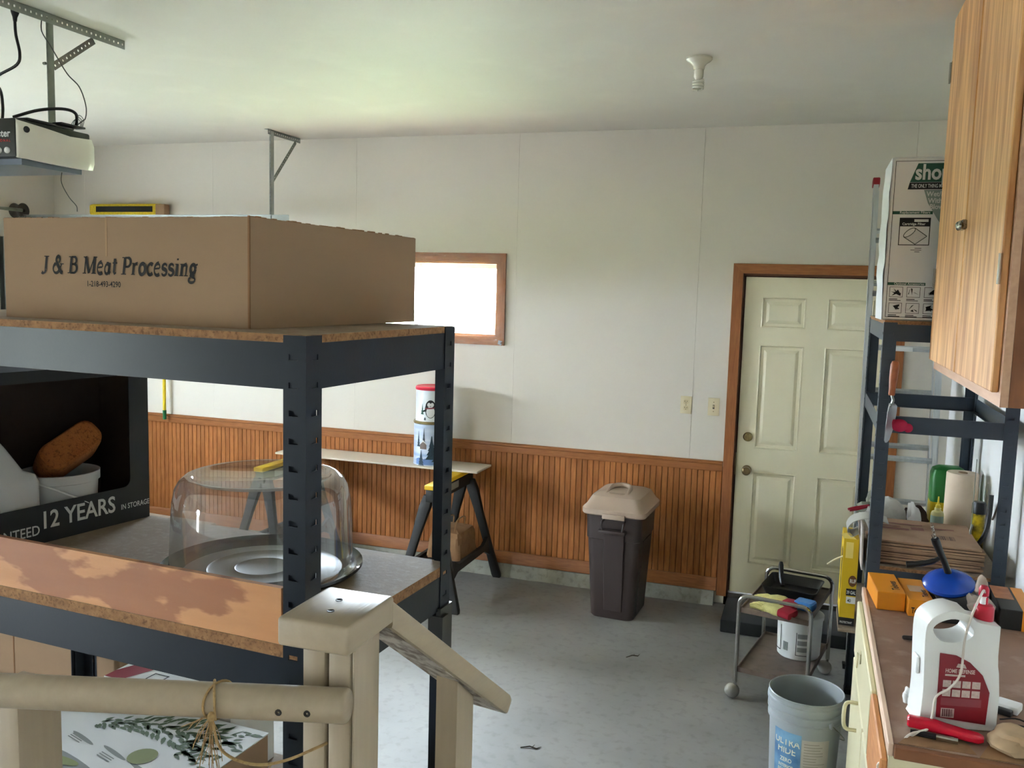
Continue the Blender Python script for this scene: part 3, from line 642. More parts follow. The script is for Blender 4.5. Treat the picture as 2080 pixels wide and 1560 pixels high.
rcn = open_box('red_white_carton', 'white carton with dark red stripes behind the fern carton', 'carton', -0.93, 0.405, 0.42, 0.175, 0.215, LZ, pw, math.radians(0))
rdm = pm('dark_red_print', (134, 24, 40), 0.6, var=0.05)
MB().box(-0.001, -0.001, 0.215, 0.421, 0.176, 0.218).build('lid', pw, rcn)
q4 = basis((0, 0, 0.2186), (1, 0, 0), (0, 1, 0)); sp_ = MB()
flat(sp_, [(0, 0), (.055, 0), (.13, .175), (.06, .175), (0, .04)], q4); flat(sp_, [(.26, 0), (.30, 0), (.37, .175), (.335, .175)], q4)
rect(sp_, 0.005, 0.0, 0.10, 0.2145, basis((0, -0.0008, 0), (1, 0, 0), (0, 0, 1))); sp_.build('stripe_print', rdm, rcn, smooth=False)
sp_ = MB(); flat(sp_, [(.225, 0), (.245, 0), (.315, .175), (.295, .175)], q4); sp_.build('stripe_print', pm('tan_print', (190, 140, 80), 0.6), rcn, smooth=False)
sp_ = MB(); frame2d(sp_, .11, .03, .16, .07, .004, q4); sp_.build('icon_print', ink_black, rcn, smooth=False)
bb_ = thing('brown_carton', 'tall plain brown carton standing on the floor behind the shelving unit', 'carton', SP(-1.90, 0.66, 0), RZ)
MB().rbox(0, 0, 0, 0.75, 0.45, 1.16, 0.006, 1).build('carton_body', cardboard, bb_)
MB().box(0.30, -0.0012, 0.02, 0.305, 0.0, 1.14).build('seam', cardboard_d, bb_)
MB().box(0.0, 0.20, 1.1602, 0.75, 0.25, 1.1612).build('tape', pm('tan_tape', (168, 138, 96), 0.3), bb_)
gl_ = MB()
for (x, y) in ((.20, .155), (.33, .12), (.45, .105), (.08, .17), (.17, .06)):
    for k in range(3): gl_.add([top4 @ Vector((x+d0, y-.25*d0-.007*k+e0, 0)) for d0, e0 in ((0, 0), (.05, 0), (.05, .003), (0, .003))], [(0, 1, 2, 3)])
tag(gl_.build('caption_print', gB, fc, smooth=False), kind='stuff')

# ================================================================== STAIR RAILING
rl = thing('stair_railing', 'tan painted wooden stair railing with a round grab rail', 'railing', (-0.664, 1.183, 0.0))
def R0(mb): return mb.xf(Matrix.Translation((0.664, -1.183, 0)))
NX0, NX1, NY0, NY1, NZ = -0.708, -0.620, 1.142, 1.224, 1.462
for a, b in ((NX0, NX0+0.039), (NX0+0.0445, NX0+0.0825)):
    R0(MB().rbox(a, NY0, 0.603, b, NY1, NZ, 0.004, 2)).build('newel_board', rail_paint, rl)
R0(MB().rbox(NX0+0.084, NY0+0.002, 0.603, NX1+0.001, NY1+0.002, NZ, 0.003, 2)).build('newel_board', rail_paint, rl)
cp = MB().rbox(-0.726, 1.100, NZ+0.0005, -0.606, 1.250, NZ+0.045, 0.006, 3); R0(cp).build('newel_cap', rail_paint_h, rl)
for x, y in ((-0.676, 1.196), (-0.664, 1.150)):
    R0(MB().lathe([(0.0055, 0), (0.0055, 0.0012), (0.003, 0.0008), (0, 0.0004)], 12, (x, y, NZ+0.0452))).build('screw', pm('dark_screw', (48, 44, 40), 0.5, metal=0.5), rl)
# sloping hand rail board running down the stairs
sl = math.atan2(1.178-1.502, 1.66-1.246)
hr = MB(); L = 0.545
rings = []
for t, s_ in ((0.0, 1.0), (0.03, 1.0), (L-0.03, 1.0), (L-0.006, 0.86), (L, 0.66)):
    rings.append([(x*(s_ if t > L-0.02 else 1), t+(z*math.tan(sl) if t == 0.0 else 0), z*s_) for x, z in rrect(-0.044, -0.019, 0.044, 0.019, 0.006, 2)])
hr.loft(rings); hr.xf(Matrix.Translation((-0.649, 1.2505, 1.478)) @ Matrix.Rotation(math.radians(-9.5), 4, 'Z') @ Matrix.Rotation(sl, 4, 'X'))
R0(hr).build('hand_rail', rail_paint_h, rl)
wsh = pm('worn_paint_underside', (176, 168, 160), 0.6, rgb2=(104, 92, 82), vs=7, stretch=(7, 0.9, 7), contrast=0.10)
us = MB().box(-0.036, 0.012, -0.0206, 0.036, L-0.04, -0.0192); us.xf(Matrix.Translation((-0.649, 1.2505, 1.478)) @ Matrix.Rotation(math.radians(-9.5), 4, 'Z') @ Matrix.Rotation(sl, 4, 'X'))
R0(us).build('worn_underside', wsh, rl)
R0(MB().prism([(1.470, 0.402), (1.556, 0.402), (1.556, 1.2145), (1.470, 1.2815)], 'x', -0.624, -0.582)).build('baluster', rail_paint, rl)
# round grab rail in front of the newel
a, b = Vector((-0.612, 1.114, 1.383)), Vector((-1.20, 0.986, 1.361))
n_ = 24; d_ = (b-a).normalized()
gr = MB(); rr_ = 0.0257
gr.tube([a, a+d_*0.003, a+d_*0.006, b], [rr_*0.86, rr_*0.97, rr_, rr_], 28); R0(gr).build('grab_rail', rail_paint_h, rl, sharp=50)
for t in (0.055, 0.098):
    q = a+d_*t; nrm = Vector((0.16, -1, -0.1)).normalized(); nrm = (nrm-d_*nrm.dot(d_)).normalized()
    h = MB().lathe([(0.0052, -0.002), (0.0052, 0.0008), (0.0035, 0.0012), (0, -0.001)], 10); h.xf(Matrix.Translation(q+nrm*rr_) @ nrm.to_track_quat('Z', 'Y').to_matrix().to_4x4())
    R0(h).build('screw', pm('dark_screw', (48, 44, 40), 0.5), rl)
# post at the left end of the grab rail
lp = Vector((-1.178, 1.062)); 
R0(MB().rbox(lp.x-0.085, lp.y-0.012, 0.603, lp.x, lp.y+0.077, 1.318, 0.004, 2)).build('newel_post', rail_paint, rl)

# jute twine tied round the grab rail
tw = thing('jute_twine', 'frayed jute twine knotted round the grab rail', 'twine', tuple(a+d_*0.200))
c0 = Vector((0, 0, 0)); e1 = Vector((0, 0, 1)); e1 = (e1-d_*e1.dot(d_)).normalized(); e2 = d_.cross(e1)
jute = two_scale('jute', (150, 122, 82), (176, 148, 104), 60, (110, 86, 54), 200, 0.5, 0.95)
for k, off in enumerate((0.0, 0.006)):
    pts = [c0+d_*(off+0.012*math.sin(t)*(1 if k else -1))+(e1*math.cos(t)+e2*math.sin(t))*(rr_+0.0022) for t in [2*math.pi*i/26 for i in range(26)]]
    MB().tube(pts, 0.0021, 6, closed=True).build('loop', jute, tw)
kd = (-e1*0.45-e2*0.9).normalized() if e2.y > 0 else (-e1*0.45+e2*0.9).normalized()
kn0 = kd*(rr_+0.004)
MB().ball(kn0, 0.0062, 8, (1, 1, 1.3)).build('knot', jute, tw)
rnd = random.Random(4); fr = MB()
for i in range(26):
    e = Vector((rnd.uniform(-.03, .016), rnd.uniform(-.012, .01), rnd.uniform(-.095, -.03)))
    if i < 6: e = Vector((rnd.uniform(-.05, -.03), rnd.uniform(-.01, .01), rnd.uniform(-.03, -.006)))
    fr.tube(smooth_path([kn0, kn0+e*0.5+Vector((rnd.uniform(-.006, .006), 0, .004)), kn0+e], 3), [0.0007]*7, 4)
fr.build('frayed_end', jute, tw)
tail = smooth_path([kn0, kn0+Vector((.02, -.004, -.045)), kn0+Vector((.06, .01, -.066)), kn0+Vector((.105, .03, -.062)), kn0+Vector((.150, .075, -.048))], 6)
MB().tube(tail, 0.0023, 6).build('tail', jute, tw)
tl2 = smooth_path([tail[16], tail[16]+Vector((-.012, 0, -.02)), tail[16]+Vector((-.014, 0, -.045))], 5)
MB().tube(tl2, 0.0009, 5).build('loose_strand', jute, tw)

# ================================================================== ALONG THE BACK WALL
# outlet and switch
ot = thing('wall_outlet', 'ivory duplex outlet plate on the back wall', 'outlet', (-0.738, YB, 1.288))
MB().rbox(-0.036, -0.006, -0.057, 0.036, 0.0, 0.057, 0.0025, 2).build('cover_plate', off_white, ot)
for dz in (0.020, -0.020):
    r_ = MB().prism([(x, z+dz) for x, z in rrect(-0.0165, -0.0145, 0.0165, 0.0145, 0.010, 4)], 'y', -0.0085, -0.006).build('receptacle', pm('ivory_receptacle', (196, 180, 142), 0.4), ot)
    s_ = MB(); s_.box(-0.008, -0.0092, dz-0.001, -0.0055, -0.0085, dz+0.008); s_.box(0.0055, -0.0092, dz-0.001, 0.008, -0.0085, dz+0.007); s_.ball((0, -0.0085, dz-0.007), 0.0025, 6, (1, 0.3, 1))
    s_.build('slot', dark_void, r_)
MB().ball((0, -0.006, 0), 0.003, 8, (1, 0.5, 1)).build('screw', brass, ot)
sw = thing('light_switch', 'ivory toggle light switch plate beside the door', 'light switch', (-0.563, YB, 1.287))
MB().rbox(-0.036, -0.006, -0.057, 0.036, 0.0, 0.057, 0.0025, 2).build('cover_plate', off_white, sw)
MB().box(-0.006, -0.0068, -0.013, 0.006, -0.006, 0.013).build('toggle_slot', dark_void, sw)
MB().prism([(-0.006, 0.010), (-0.018, 0.008), (-0.018, 0.003), (-0.006, -0.006)], 'x', -0.0045, 0.0045).build('toggle', off_white, sw)
for z in (0.030, -0.030): MB().ball((0, -0.006, z), 0.003, 8, (1, 0.5, 1)).build('screw', brass, sw)

# long-handled yellow brush hanging head up
mp_ = thing('push_broom', 'yellow long-handled broom hanging head-up on the back wall', 'broom', (-4.792, YB-0.05, 0.90))
MB().tube([(0, 0, 0.05), (0, 0.005, 1.62)], 0.0125, 14).build('handle', pm('yellow_handle', (226, 196, 40), 0.4), mp_)
MB().tube([(0, 0, 0), (0, 0, 0.004), (0, 0, 0.075)], [0.008, 0.014, 0.0145], 14).build('grip_end', pm('green_plastic', (30, 118, 70), 0.4), mp_)
ye = pm('yellow_bristle', (206, 176, 40), 0.9, var=0.2, vs=60, bump=0.5, bs=200)
hd = MB(); hd.loft([[(x, y, z) for y, z in rrect(-.032, 1.575+o, .032, 1.675-o*.3, .014, 3)] for x, o in ((-.665, .018), (-.655, .008), (-.635, 0), (.0, 0), (.02, .012))])
hd.build('brush_head', ye, mp_)
MB().box(-.60, -.0365, 1.612, -.06, -.031, 1.655).build('black_bristles', pm('black_bristle', (26, 24, 22), 0.9, bump=0.6, bs=220), mp_)
MB().rbox(-.035, -.034, 1.585, .052, .03, 1.672, 0.008, 2).build('end_bracket', pm('dusty_pink_plastic', (150, 116, 84), 0.6), mp_)

# sawhorses
saw_b = pm('black_sawhorse_plastic', (30, 29, 28), 0.55, var=0.2, vs=9, bump=0.05)
saw_y = pm('yellow_sawhorse_top', (226, 180, 24), 0.45, var=0.05)
def sawhorse(label, x, y, rz=0.0):
    s = thing('sawhorse', label, 'sawhorse', (x, y, 0), rz, 'sawhorses under the plank')
    MB().rbox(-0.032, -0.33, 0.665, 0.032, 0.33, 0.745, 0.006, 2).build('top_beam', saw_b, s)
    MB().rbox(-0.036, -0.345, 0.745, 0.036, 0.345, 0.775, 0.006, 2).build('top_strip', saw_y, s)
    MB().box(0.0325, -0.20, 0.690, 0.0335, 0.06, 0.735).build('maker_label', pm('grey_sticker', (150, 146, 138), 0.6), s)
    for sx in (-1, 1):
        for sy in (-1, 1):
            ft = Vector((sx*0.205, sy*0.385, 0)); tp = Vector((sx*0.028, sy*0.285, 0.70)); g = MB(); rings = []
            for t, w, d in ((0, .052, .040), (.03, .060, .045), (.30, .052, .038), (.65, .056, .038), (.9, .075, .045), (1, .06, .04)):
                c = ft.lerp(tp, t); rings.append([(c.x+a, c.y+b, c.z) for a, b in rrect(-w/2, -d/2, w/2, d/2, .006, 2)])
            g.loft(rings).build('leg', saw_b, s)
    for sx in (-1, 1):                                        # spreader web between each pair of legs
        g = MB(); xw = sx*0.150
        g.prism([(-0.355, .16), (-0.30, .30), (-.22, .26), (.22, .26), (.30, .30), (.355, .16), (.24, .215), (-.24, .215)], 'x', xw-0.012, xw+0.012); g.build('side_web', saw_b, s)
    MB().box(-0.137, -0.22, 0.225, 0.137, 0.22, 0.24).build('tray', saw_b, s)
    return s
sawhorse('black sawhorse with yellow top holding a paper bag', -2.182, 5.31)
sawhorse('black sawhorse with yellow top behind the domed cake cover', -3.42, 5.31)
pk = thing('plank', 'long pale plank lying across the two sawhorses', 'plank', (-2.815, 5.56, 0.776))
MB().rbox(-0.775, -0.14, 0.0, 0.775, 0.14, 0.014, 0.002, 1).build('board', pm('pale_melamine', (206, 194, 176), 0.5, var=0.04, vs=3), pk)
# crumpled paper bag in the sawhorse tray
pb = thing('paper_bag', 'crumpled brown paper bag with handles in the sawhorse tray', 'paper bag', (-2.182, 5.36, 0.2405))
kp = two_scale('kraft_paper', (126, 92, 60), (150, 114, 78), 7, (104, 74, 46), 18, 0.4, 0.9, bump=0.4, bs=12)
rnd = random.Random(9); rings = []
for z, s_ in ((0, 1), (.05, .97), (.10, .94), (.14, .90), (.17, .80), (.18, .5)):
    rings.append([(x*s_+rnd.uniform(-.008, .008), y*s_+rnd.uniform(-.008, .008), z+rnd.uniform(-.006, .006)) for x, y in rrect(-.12, -.16, .12, .16, .03, 3)])
MB().loft(rings).build('bag_body', kp, pb, sharp=20)
for x in (-.03, .05): MB().tube(smooth_path([(x, -.09, .165), (x+.01, -.085, .235), (x+.012, 0, .25), (x+.01, .07, .232), (x, .08, .165)], 5), 0.005, 6).build('handle', kp, pb)
# holiday tins
def tin(label, x, y, z, r, h, body, lidm, lid_h=0.022):
    t_ = thing('holiday_tin', label, 'tin', (x, y, z))
    MB().lathe([(0, 0), (r, 0), (r+.002, .003), (r, .006), (r, h), (0, h)], 48).build('tin_body', body, t_)
    MB().lathe([(r+.0015, h-.012), (r+.004, h-.008), (r+.004, h+lid_h-.012), (r-.002, h+lid_h-.006), (r-.012, h+lid_h-.009), (0, h+lid_h-.010)], 48).build('lid', lidm, t_)
    return t_
TX, TY, TZ2 = -2.432, 5.56, 0.7905
scm = pm('winter_landscape_print', (120, 148, 190), 0.3, rgb2=(216, 220, 226), vs=2.2, stretch=(0.5, 0.5, 9), contrast=0.2)
t1 = tin('tall tin with snowy pine landscape print under the penguin tin', TX, TY, TZ2, 0.122, 0.295, scm, pm('gold_tin_rim', (166, 150, 110), 0.25, metal=0.8), 0.014)
def wrap(mb, pts, r, ang, z0, n=10):
    """flat outline laid on a cylinder in narrow upright strips"""
    xs = [p[0] for p in pts]; x0, x1 = min(xs), max(xs); cols = []
    for k in range(n+1):
        x = x0+(x1-x0)*min(max(k/n, 0.002), 0.998); ys = []
        for a, b in zip(pts, list(pts[1:])+[pts[0]]):
            if (a[0]-x)*(b[0]-x) <= 0 and abs(a[0]-b[0]) > 1e-9: ys.append(a[1]+(b[1]-a[1])*(x-a[0])/(b[0]-a[0]))
        if ys: cols.append((x, min(ys), max(ys)))
    vs = []
    for x, lo, hi in cols: vs += [(r*math.cos(ang+x/r), r*math.sin(ang+x/r), z0+lo), (r*math.cos(ang+x/r), r*math.sin(ang+x/r), z0+hi)]
    mb.add(vs, [(2*i, 2*i+2, 2*i+3, 2*i+1) for i in range(len(cols)-1)])
ang_c = math.atan2(0-TY, 0-TX)                                 # the printed side looks into the room
def tree(mb, x, z, h, w, r):
    for k in range(5):
        t = k/5; ww = w*(1-t)
        wrap(mb, [(x-ww/2, z+h*t), (x+ww/2, z+h*t), (x+ww*.16, z+h*(t+.28)), (x-ww*.16, z+h*(t+.28))], r+0.0004*k, ang_c, 0)
m_ = MB()
for x, z, h, w in ((-.075, .0, .10, .05), (-.055, .13, .12, .03), (-.098, .13, .10, .03), (.0, .045, .15, .085), (.035, .03, .10, .07), (.085, .06, .17, .06), (.06, .02, .06, .05)): tree(m_, x, z, h, w, 0.1228)
m_.build('pine_print', pm('pine_print', (34, 58, 74), 0.4, var=0.3, vs=60), t1)
m_ = MB()
for x in (-.12, -.06, 0, .06): wrap(m_, [(x, .008), (x+.061, .008), (x+.061, .045+.015*math.sin(x*60)), (x+.03, .055), (x, .045)], 0.1224, ang_c, 0)
m_.build('snow_print', pm('blue_snow_print', (92, 120, 170), 0.4, var=0.1), t1)
m_ = MB(); wrap(m_, [(-.085, .115), (-.035, .115), (-.035, .145), (-.06, .168), (-.085, .145)], 0.1234, ang_c, 0); m_.build('house_print', pm('house_print', (112, 96, 90), 0.4), t1)
m_ = MB(); wrap(m_, [(-.092, .145), (-.06, .178), (-.028, .145), (-.06, .165)], 0.1239, ang_c, 0); m_.build('roof_print', pr_w, t1)
t2 = tin('white tin with a penguin print and a red lid', TX, TY, TZ2+0.3001, 0.112, 0.225, pm('pale_grey_tin_print', (196, 200, 202), 0.3, rgb2=(222, 224, 224), vs=6), pm('red_plastic_lid', (196, 22, 52), 0.35), 0.018)
def ell(x, z, rx, rz, n=18, a0=0, a1=360): return [(x+rx*math.cos(math.radians(a0+(a1-a0)*k/n)), z+rz*math.sin(math.radians(a0+(a1-a0)*k/n))) for k in range(n)]
R2 = 0.1126; px0 = -.012
m_ = MB(); wrap(m_, ell(px0, .088, .040, .062), R2, ang_c, 0); wrap(m_, [(px0-.036, .085), (px0-.068, .072), (px0-.064, .062), (px0-.034, .072)], R2, ang_c, 0); wrap(m_, [(px0+.034, .088), (px0+.060, .122), (px0+.067, .118), (px0+.040, .074)], R2, ang_c, 0)
m_.build('bird_print', ink_black, t2)
m_ = MB(); wrap(m_, ell(px0, .068, .030, .038), R2+.0006, ang_c, 0); wrap(m_, ell(px0-.011, .118, .012, .014), R2+.0006, ang_c, 0); wrap(m_, ell(px0+.011, .118, .012, .014), R2+.0006, ang_c, 0); m_.build('bird_belly_print', pr_w, t2)
m_ = MB(); wrap(m_, [(px0-.036, .096), (px0+.036, .102), (px0+.036, .093), (px0-.036, .087)], R2+.0012, ang_c, 0); wrap(m_, [(px0+.03, .098), (px0+.075, .096), (px0+.075, .087), (px0+.03, .090)], R2+.0012, ang_c, 0); m_.build('scarf_print', pm('maroon_print', (110, 24, 40), 0.4), t2)
m_ = MB()
for k in range(4):
    t = k/4; ww = .026*(1-t); wrap(m_, [(-.072-ww/2, .05+.07*t), (-.072+ww/2, .05+.07*t), (-.072+ww*.15, .05+.07*(t+.32)), (-.072-ww*.15, .05+.07*(t+.32))], R2+.0003*k, ang_c, 0)
m_.build('fir_print', pm('fir_print', (40, 84, 66), 0.4), t2)
m_ = MB()
for x in (-.05, .03, .075): wrap(m_, [(x-.008, .012), (x+.008, .012), (x+.005, .03), (x-.005, .03)], R2, ang_c, 0)
m_.build('stump_print', pm('grey_stump_print', (70, 74, 78), 0.5), t2)

# ---------------- trash can
tc_ = thing('trash_can', 'dark brown wheeled plastic trash can with taupe domed lid', 'trash can', (-1.055, 5.385, 0), math.radians(-3))
tb = pm('dark_brown_plastic', (58, 47, 45), 0.45, var=0.08, vs=3, bump=0.04, bs=50)
tl = pm('taupe_plastic', (168, 147, 130), 0.42, var=0.05, vs=4, bump=0.03, bs=60)
rings = []
for z, a, b in ((0.0, .130, .165), (.012, .138, .172), (.30, .152, .188), (.50, .164, .200), (.505, .170, .205), (.60, .172, .208), (.67, .176, .212)):
    rings.append([(x, y, z) for x, y in rrect(-a, -b, a, b, .045, 5)])
MB().loft(rings).build('can_body', tb, tc_)
g = MB()
for x0, x1 in ((-.048, .072),):
    rings = []
    for z, yy, w in ((0.055, -.170, 1), (.35, -.198, 1.05), (.575, -.2135, 1.1)):
        rings.append([(x0*w, yy, z), (x1*w, yy, z), (x1*w-.006, yy-.009, z), (x0*w+.006, yy-.009, z)])
    g.loft(rings)
g.build('front_rib', tb, tc_)
g = MB(); rings = []
for z, xx in ((0.03, .137), (.30, .150), (.49, .161)): rings.append([(xx, -.09, z), (xx+.007, -.085, z), (xx+.007, .10, z), (xx, .105, z)])
g.loft(rings).build('side_rib', tb, tc_)
g = MB(); g.tube([(-.055, -.205, .628), (-.058, -.248, .622), (-.058, -.262, .600), (-.050, -.262, .572)], .007, 8); g.tube([(.075, -.205, .628), (.078, -.248, .622), (.078, -.262, .600), (.070, -.262, .572)], .007, 8)
g.rbox(-.072, -.275, .556, .092, -.222, .578, .005, 2); g.build('handle', tb, tc_)
lidr = []
for z, a, b, r in ((.655, .192, .228, .05), (.662, .198, .234, .055), (.690, .198, .234, .055), (.700, .190, .226, .055), (.712, .178, .212, .05), (.745, .160, .190, .045), (.762, .150, .178, .04), (.776, .125, .150, .04), (.786, .08, .10, .03)):
    lidr.append([(x, y, z) for x, y in rrect(-a, -b, a, b, r, 5)])
MB().loft(lidr).build('lid', tl, tc_, sharp=25)
g = MB(); path = smooth_path([(-.070, -.165, .748), (-.064, -.10, .778), (-.055, -.02, .797), (0, .015, .803), (.055, -.02, .797), (.064, -.10, .778), (.070, -.165, .748)], 5)
g.tube(path, .013, 10, flat=1.2); g.build('lid_handle', tl, tc_)
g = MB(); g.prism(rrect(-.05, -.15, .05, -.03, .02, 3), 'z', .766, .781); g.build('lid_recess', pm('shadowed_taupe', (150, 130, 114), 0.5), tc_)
MB().rbox(-.060, -.247, .640, .080, -.226, .672, .005, 2).build('lid_latch', tl, tc_)

# black step in front of the door
sb = thing('door_step', 'low black rubber step in front of the entry door', 'step', (0.05, 5.56, 0))
MB().rbox(-.46, -.30, 0, .47, .135, .078, .008, 2).build('step_block', dark_void, sb)
# dead leaf scraps
for i, (x, y, a) in enumerate(((-.825, 4.70, .6), (-1.06, 3.55, 0.2))):
    g = MB(); g.tube([(-.04, 0, .002), (.0, .01, .006), (.03, .0, .003), (.05, .02, .003)], [.002, .003, .003, .001], 5); g.tube([(.01, .005, .004), (.02, .03, .004)], [.002, .001], 5)
    tag(g.build('twig', pm('dry_leaf', (60, 48, 36), 0.9), None, (x, y, 0), (0, 0, a)), ('dry curled twig on the floor in front of the trash can', 'small dry twig near the foot of the picture')[i], 'twig')

# ================================================================== CEILING FITTINGS
lm = thing('ceiling_lamp', 'white porcelain ceiling lampholder with a spiral bulb', 'lamp', (-0.539, 4.083, ZC-0.0005))
porc = pm('white_porcelain', (206, 202, 186), 0.15, var=0.03)
MB().lathe([(.056, 0), (.057, -.008), (.050, -.016), (.036, -.024), (.026, -.036), (.023, -.052), (0, -.052)], 32).build('lampholder', porc, lm)
bl = thing  # noqa
b_ = MB().lathe([(.0195, -.052), (.021, -.056), (.021, -.082), (.012, -.096), (0, -.096)], 20).build('bulb_base', porc, lm)
sp_ = [(math.cos(t)*.021, math.sin(t)*.021, -.096-.0052*t/(2*math.pi)*2.2) for t in [k*2*math.pi/14 for k in range(14*3+8)]]
MB().tube([(0.0, 0, -.092), (.012, 0, -.096)]+sp_+[(0.0, 0, -.139)], .0058, 8).build('spiral_tube', pm('frosted_bulb_glass', (216, 214, 204), 0.2), b_)

# perforated angle hangers
def perf_bar(L, w=0.038, t=0.0025, pitch=0.025, hole=0.0085):
    """perforated strip along +x, standing in the x-z plane, z from -w to 0"""
    m = MB(); h0 = -w/2-hole/2; h1 = -w/2+hole/2; n = int(L/pitch)
    m.box(0, 0, h1, L, t, 0); m.box(0, 0, -w, L, t, h0); e = 0.0
    for k in range(n):
        c = pitch*(k+.5); m.box(e, 0, h0, c-hole/2, t, h1); e = c+hole/2
    m.box(e, 0, h0, L, t, h1); return m
def aim(p, q, roll=0.0):
    d = (Vector(q)-Vector(p)).normalized(); m = d.to_track_quat('X', 'Z').to_matrix().to_4x4(); m.translation = Vector(p); return m @ Matrix.Rotation(roll, 4, 'X')
h1 = thing('ceiling_hanger', 'perforated steel angle hanger holding the door opener', 'hanger', (-2.95, 2.87, ZC-0.0005))
b_ = perf_bar(1.30); b_.box(0, 0, -0.0025, 1.30, 0.03, 0); b_.xf(aim((0.0, -0.90, -0.0), (0.02, 0.36, 0))); b_.build('ceiling_angle', galv, h1, smooth=False)
b_ = perf_bar(0.415, 0.032); b_.box(0, 0, -0.0025, 0.415, 0.025, 0); b_.xf(aim((-0.005, 0.0, -0.012), (-0.005, 0.0, -0.45), math.radians(40))); b_.build('drop_strap', galv_d, h1, smooth=False)
b_ = perf_bar(0.27, 0.030); b_.xf(aim((-0.003, 0.02, -0.185), (-0.003, 0.245, -0.020))); b_.build('brace', pm('dull_brown_steel', (118, 112, 104), 0.5, metal=0.6), h1, smooth=False)
g = MB(); g.lathe([(.006, 0), (.006, .012), (0, .012)], 6); g.xf(Matrix.Translation((-.012, 0.0, -.19)) @ Matrix.Rotation(math.radians(-90), 4, 'Y')); g.build('bolt', galv_d, h1)
h2 = thing('track_hanger', 'perforated steel angle hanger at the end of the door track', 'hanger', (-3.57, 5.34, ZC-0.0005))
b_ = perf_bar(0.40, 0.035); b_.box(0, 0, -0.0025, 0.40, 0.03, 0); b_.xf(aim((0, -0.03, 0), (0, 0.36, 0))); b_.build('ceiling_angle', galv, h2, smooth=False)
b_ = perf_bar(0.60, 0.032); b_.box(0, 0, -0.0025, 0.60, 0.022, 0); b_.xf(aim((0, 0.0, -0.010), (0, 0, -0.62), math.radians(40))); b_.build('drop_strap', galv, h2, smooth=False)
b_ = perf_bar(0.42, 0.026); b_.xf(aim((0.003, 0.01, -0.335), (0.003, 0.30, -0.024))); b_.build('brace', galv_d, h2, smooth=False)
# door track along the back wall
tk = thing('door_track', 'galvanised garage door track below the back wall ceiling', 'track', (-4.73, 5.345, 2.41))
g = MB(); g.box(-1.02, 0, 0, 1.30, .002, .05); g.box(-1.02, -.028, 0, 1.30, 0, .002); g.box(-1.02, -.028, .048, 1.30, 0, .05); g.build('horizontal_rail', galv, tk)
g = MB(); g.box(-1.135, -.10, -2.41, -1.085, -.098, -.12); g.box(-1.135, -.15, -2.41, -1.133, -.10, -.12); g.box(-1.087, -.15, -2.41, -1.085, -.10, -.12); g.build('upright_rail', galv, tk)
g = MB(); pts = [(-1.11+0.10*(1-math.cos(t)), -.1+.085*math.sin(t)*0.9, -.12+.145*math.sin(t)) for t in [math.pi/2*k/8 for k in range(9)]]; g.tube(pts, .024, 8, flat=.4); g.build('curved_rail', galv, tk)
g = MB(); g.lathe([(.012, -.05), (.05, -.05), (.058, -.042), (.045, -.02), (.045, .02), (.058, .042), (.05, .05), (.012, .05)], 24); g.xf(Matrix.Rotation(math.radians(90), 4, 'Y')); g.build('cable_drum', pm('dark_cast_metal', (74, 68, 64), 0.45, metal=0.6, var=.3), tk, (-1.12, .03, .085))
g = MB(); g.tube([(-1.06, .0, .085), (-1.06, -1.2, .085)], .0127, 10); g.tube([(-1.12, .085, .06), (-1.12, .14, .05)], .006, 6); g.build('shaft', galv_d, tk)

# garage door opener
op = thing('door_opener', 'black garage door opener with frosted light lens', 'door opener', (-2.935, 2.68, 2.42))
ob = pm('opener_dark_body', (34, 36, 30), 0.45, var=0.08)
MB().rbox(-.33, -.178, .0, .205, .172, .138, .008, 2).build('housing', ob, op)
MB().box(-.30, -.14, -.022, .19, .14, .0).build('chassis_plate', pm('bluish_bare_steel', (128, 136, 150), 0.3, metal=0.8), op)
ln = MB(); rings = []
for y, x1, z0, z1 in ((-.174, .208, .004, .134), (-.172, .216, .002, .132), (-.14, .232, .0, .126), (-.07, .250, -.004, .116), (.03, .258, -.006, .104), (.11, .255, -.006, .108), (.150, .244, -.002, .112), (.168, .222, .006, .110)):
    rings.append([(0.204, y, z0), (x1-.008, y, z0-.004), (x1, y, z0+.02), (x1, y, z1-.03), (x1-.012, y, z1), (0.204, y, z1+.002)])
ln.loft(rings); ln.build('light_lens', pm('frosted_lens', (226, 223, 210), 0.3, var=0.02), op, sharp=50)
MB().ball((.228, -.150, .10), .013, 12, (.5, 1.0, .9)).build('lens_clip', black_plastic, op)
g = MB(); lettering(g, 'LiftMaster', 0.036, basis((.182, -.1792, .072), (1, 0, 0), (0, 0, 1)), align='RIGHT', bold=.0008); g.build('lettering', pr_w, op, smooth=False)
g = MB(); lettering(g, 'PROFESSIONAL', 0.0135, basis((.182, -.1792, .054), (1, 0, 0), (0, 0, 1)), align='RIGHT', bold=.0003, spacing=1.5); g.build('lettering', pm('red_print', (190, 40, 36), 0.5), op, smooth=False)
for x in (.168, .130):
    MB().lathe([(.011, 0), (.011, .006), (.006, .010), (0, .010)], 14).xf(Matrix.Rotation(math.radians(90), 4, 'X')).build('adjust_knob', white_plastic, op, (x, -.178, .024))
MB().rbox(.04, -.12, .1382, .20, .10, .150, .006, 2).build('top_cover', black_plastic, op)
MB().rbox(.17, .02, .1502, .215, .14, .158, .003, 2).build('antenna_block', black_plastic, op)
g = MB(); g.tube([(-.33, .02, .10), (-2.55, .02, .10)], .02, 4); g.build('drive_rail', galv, op)
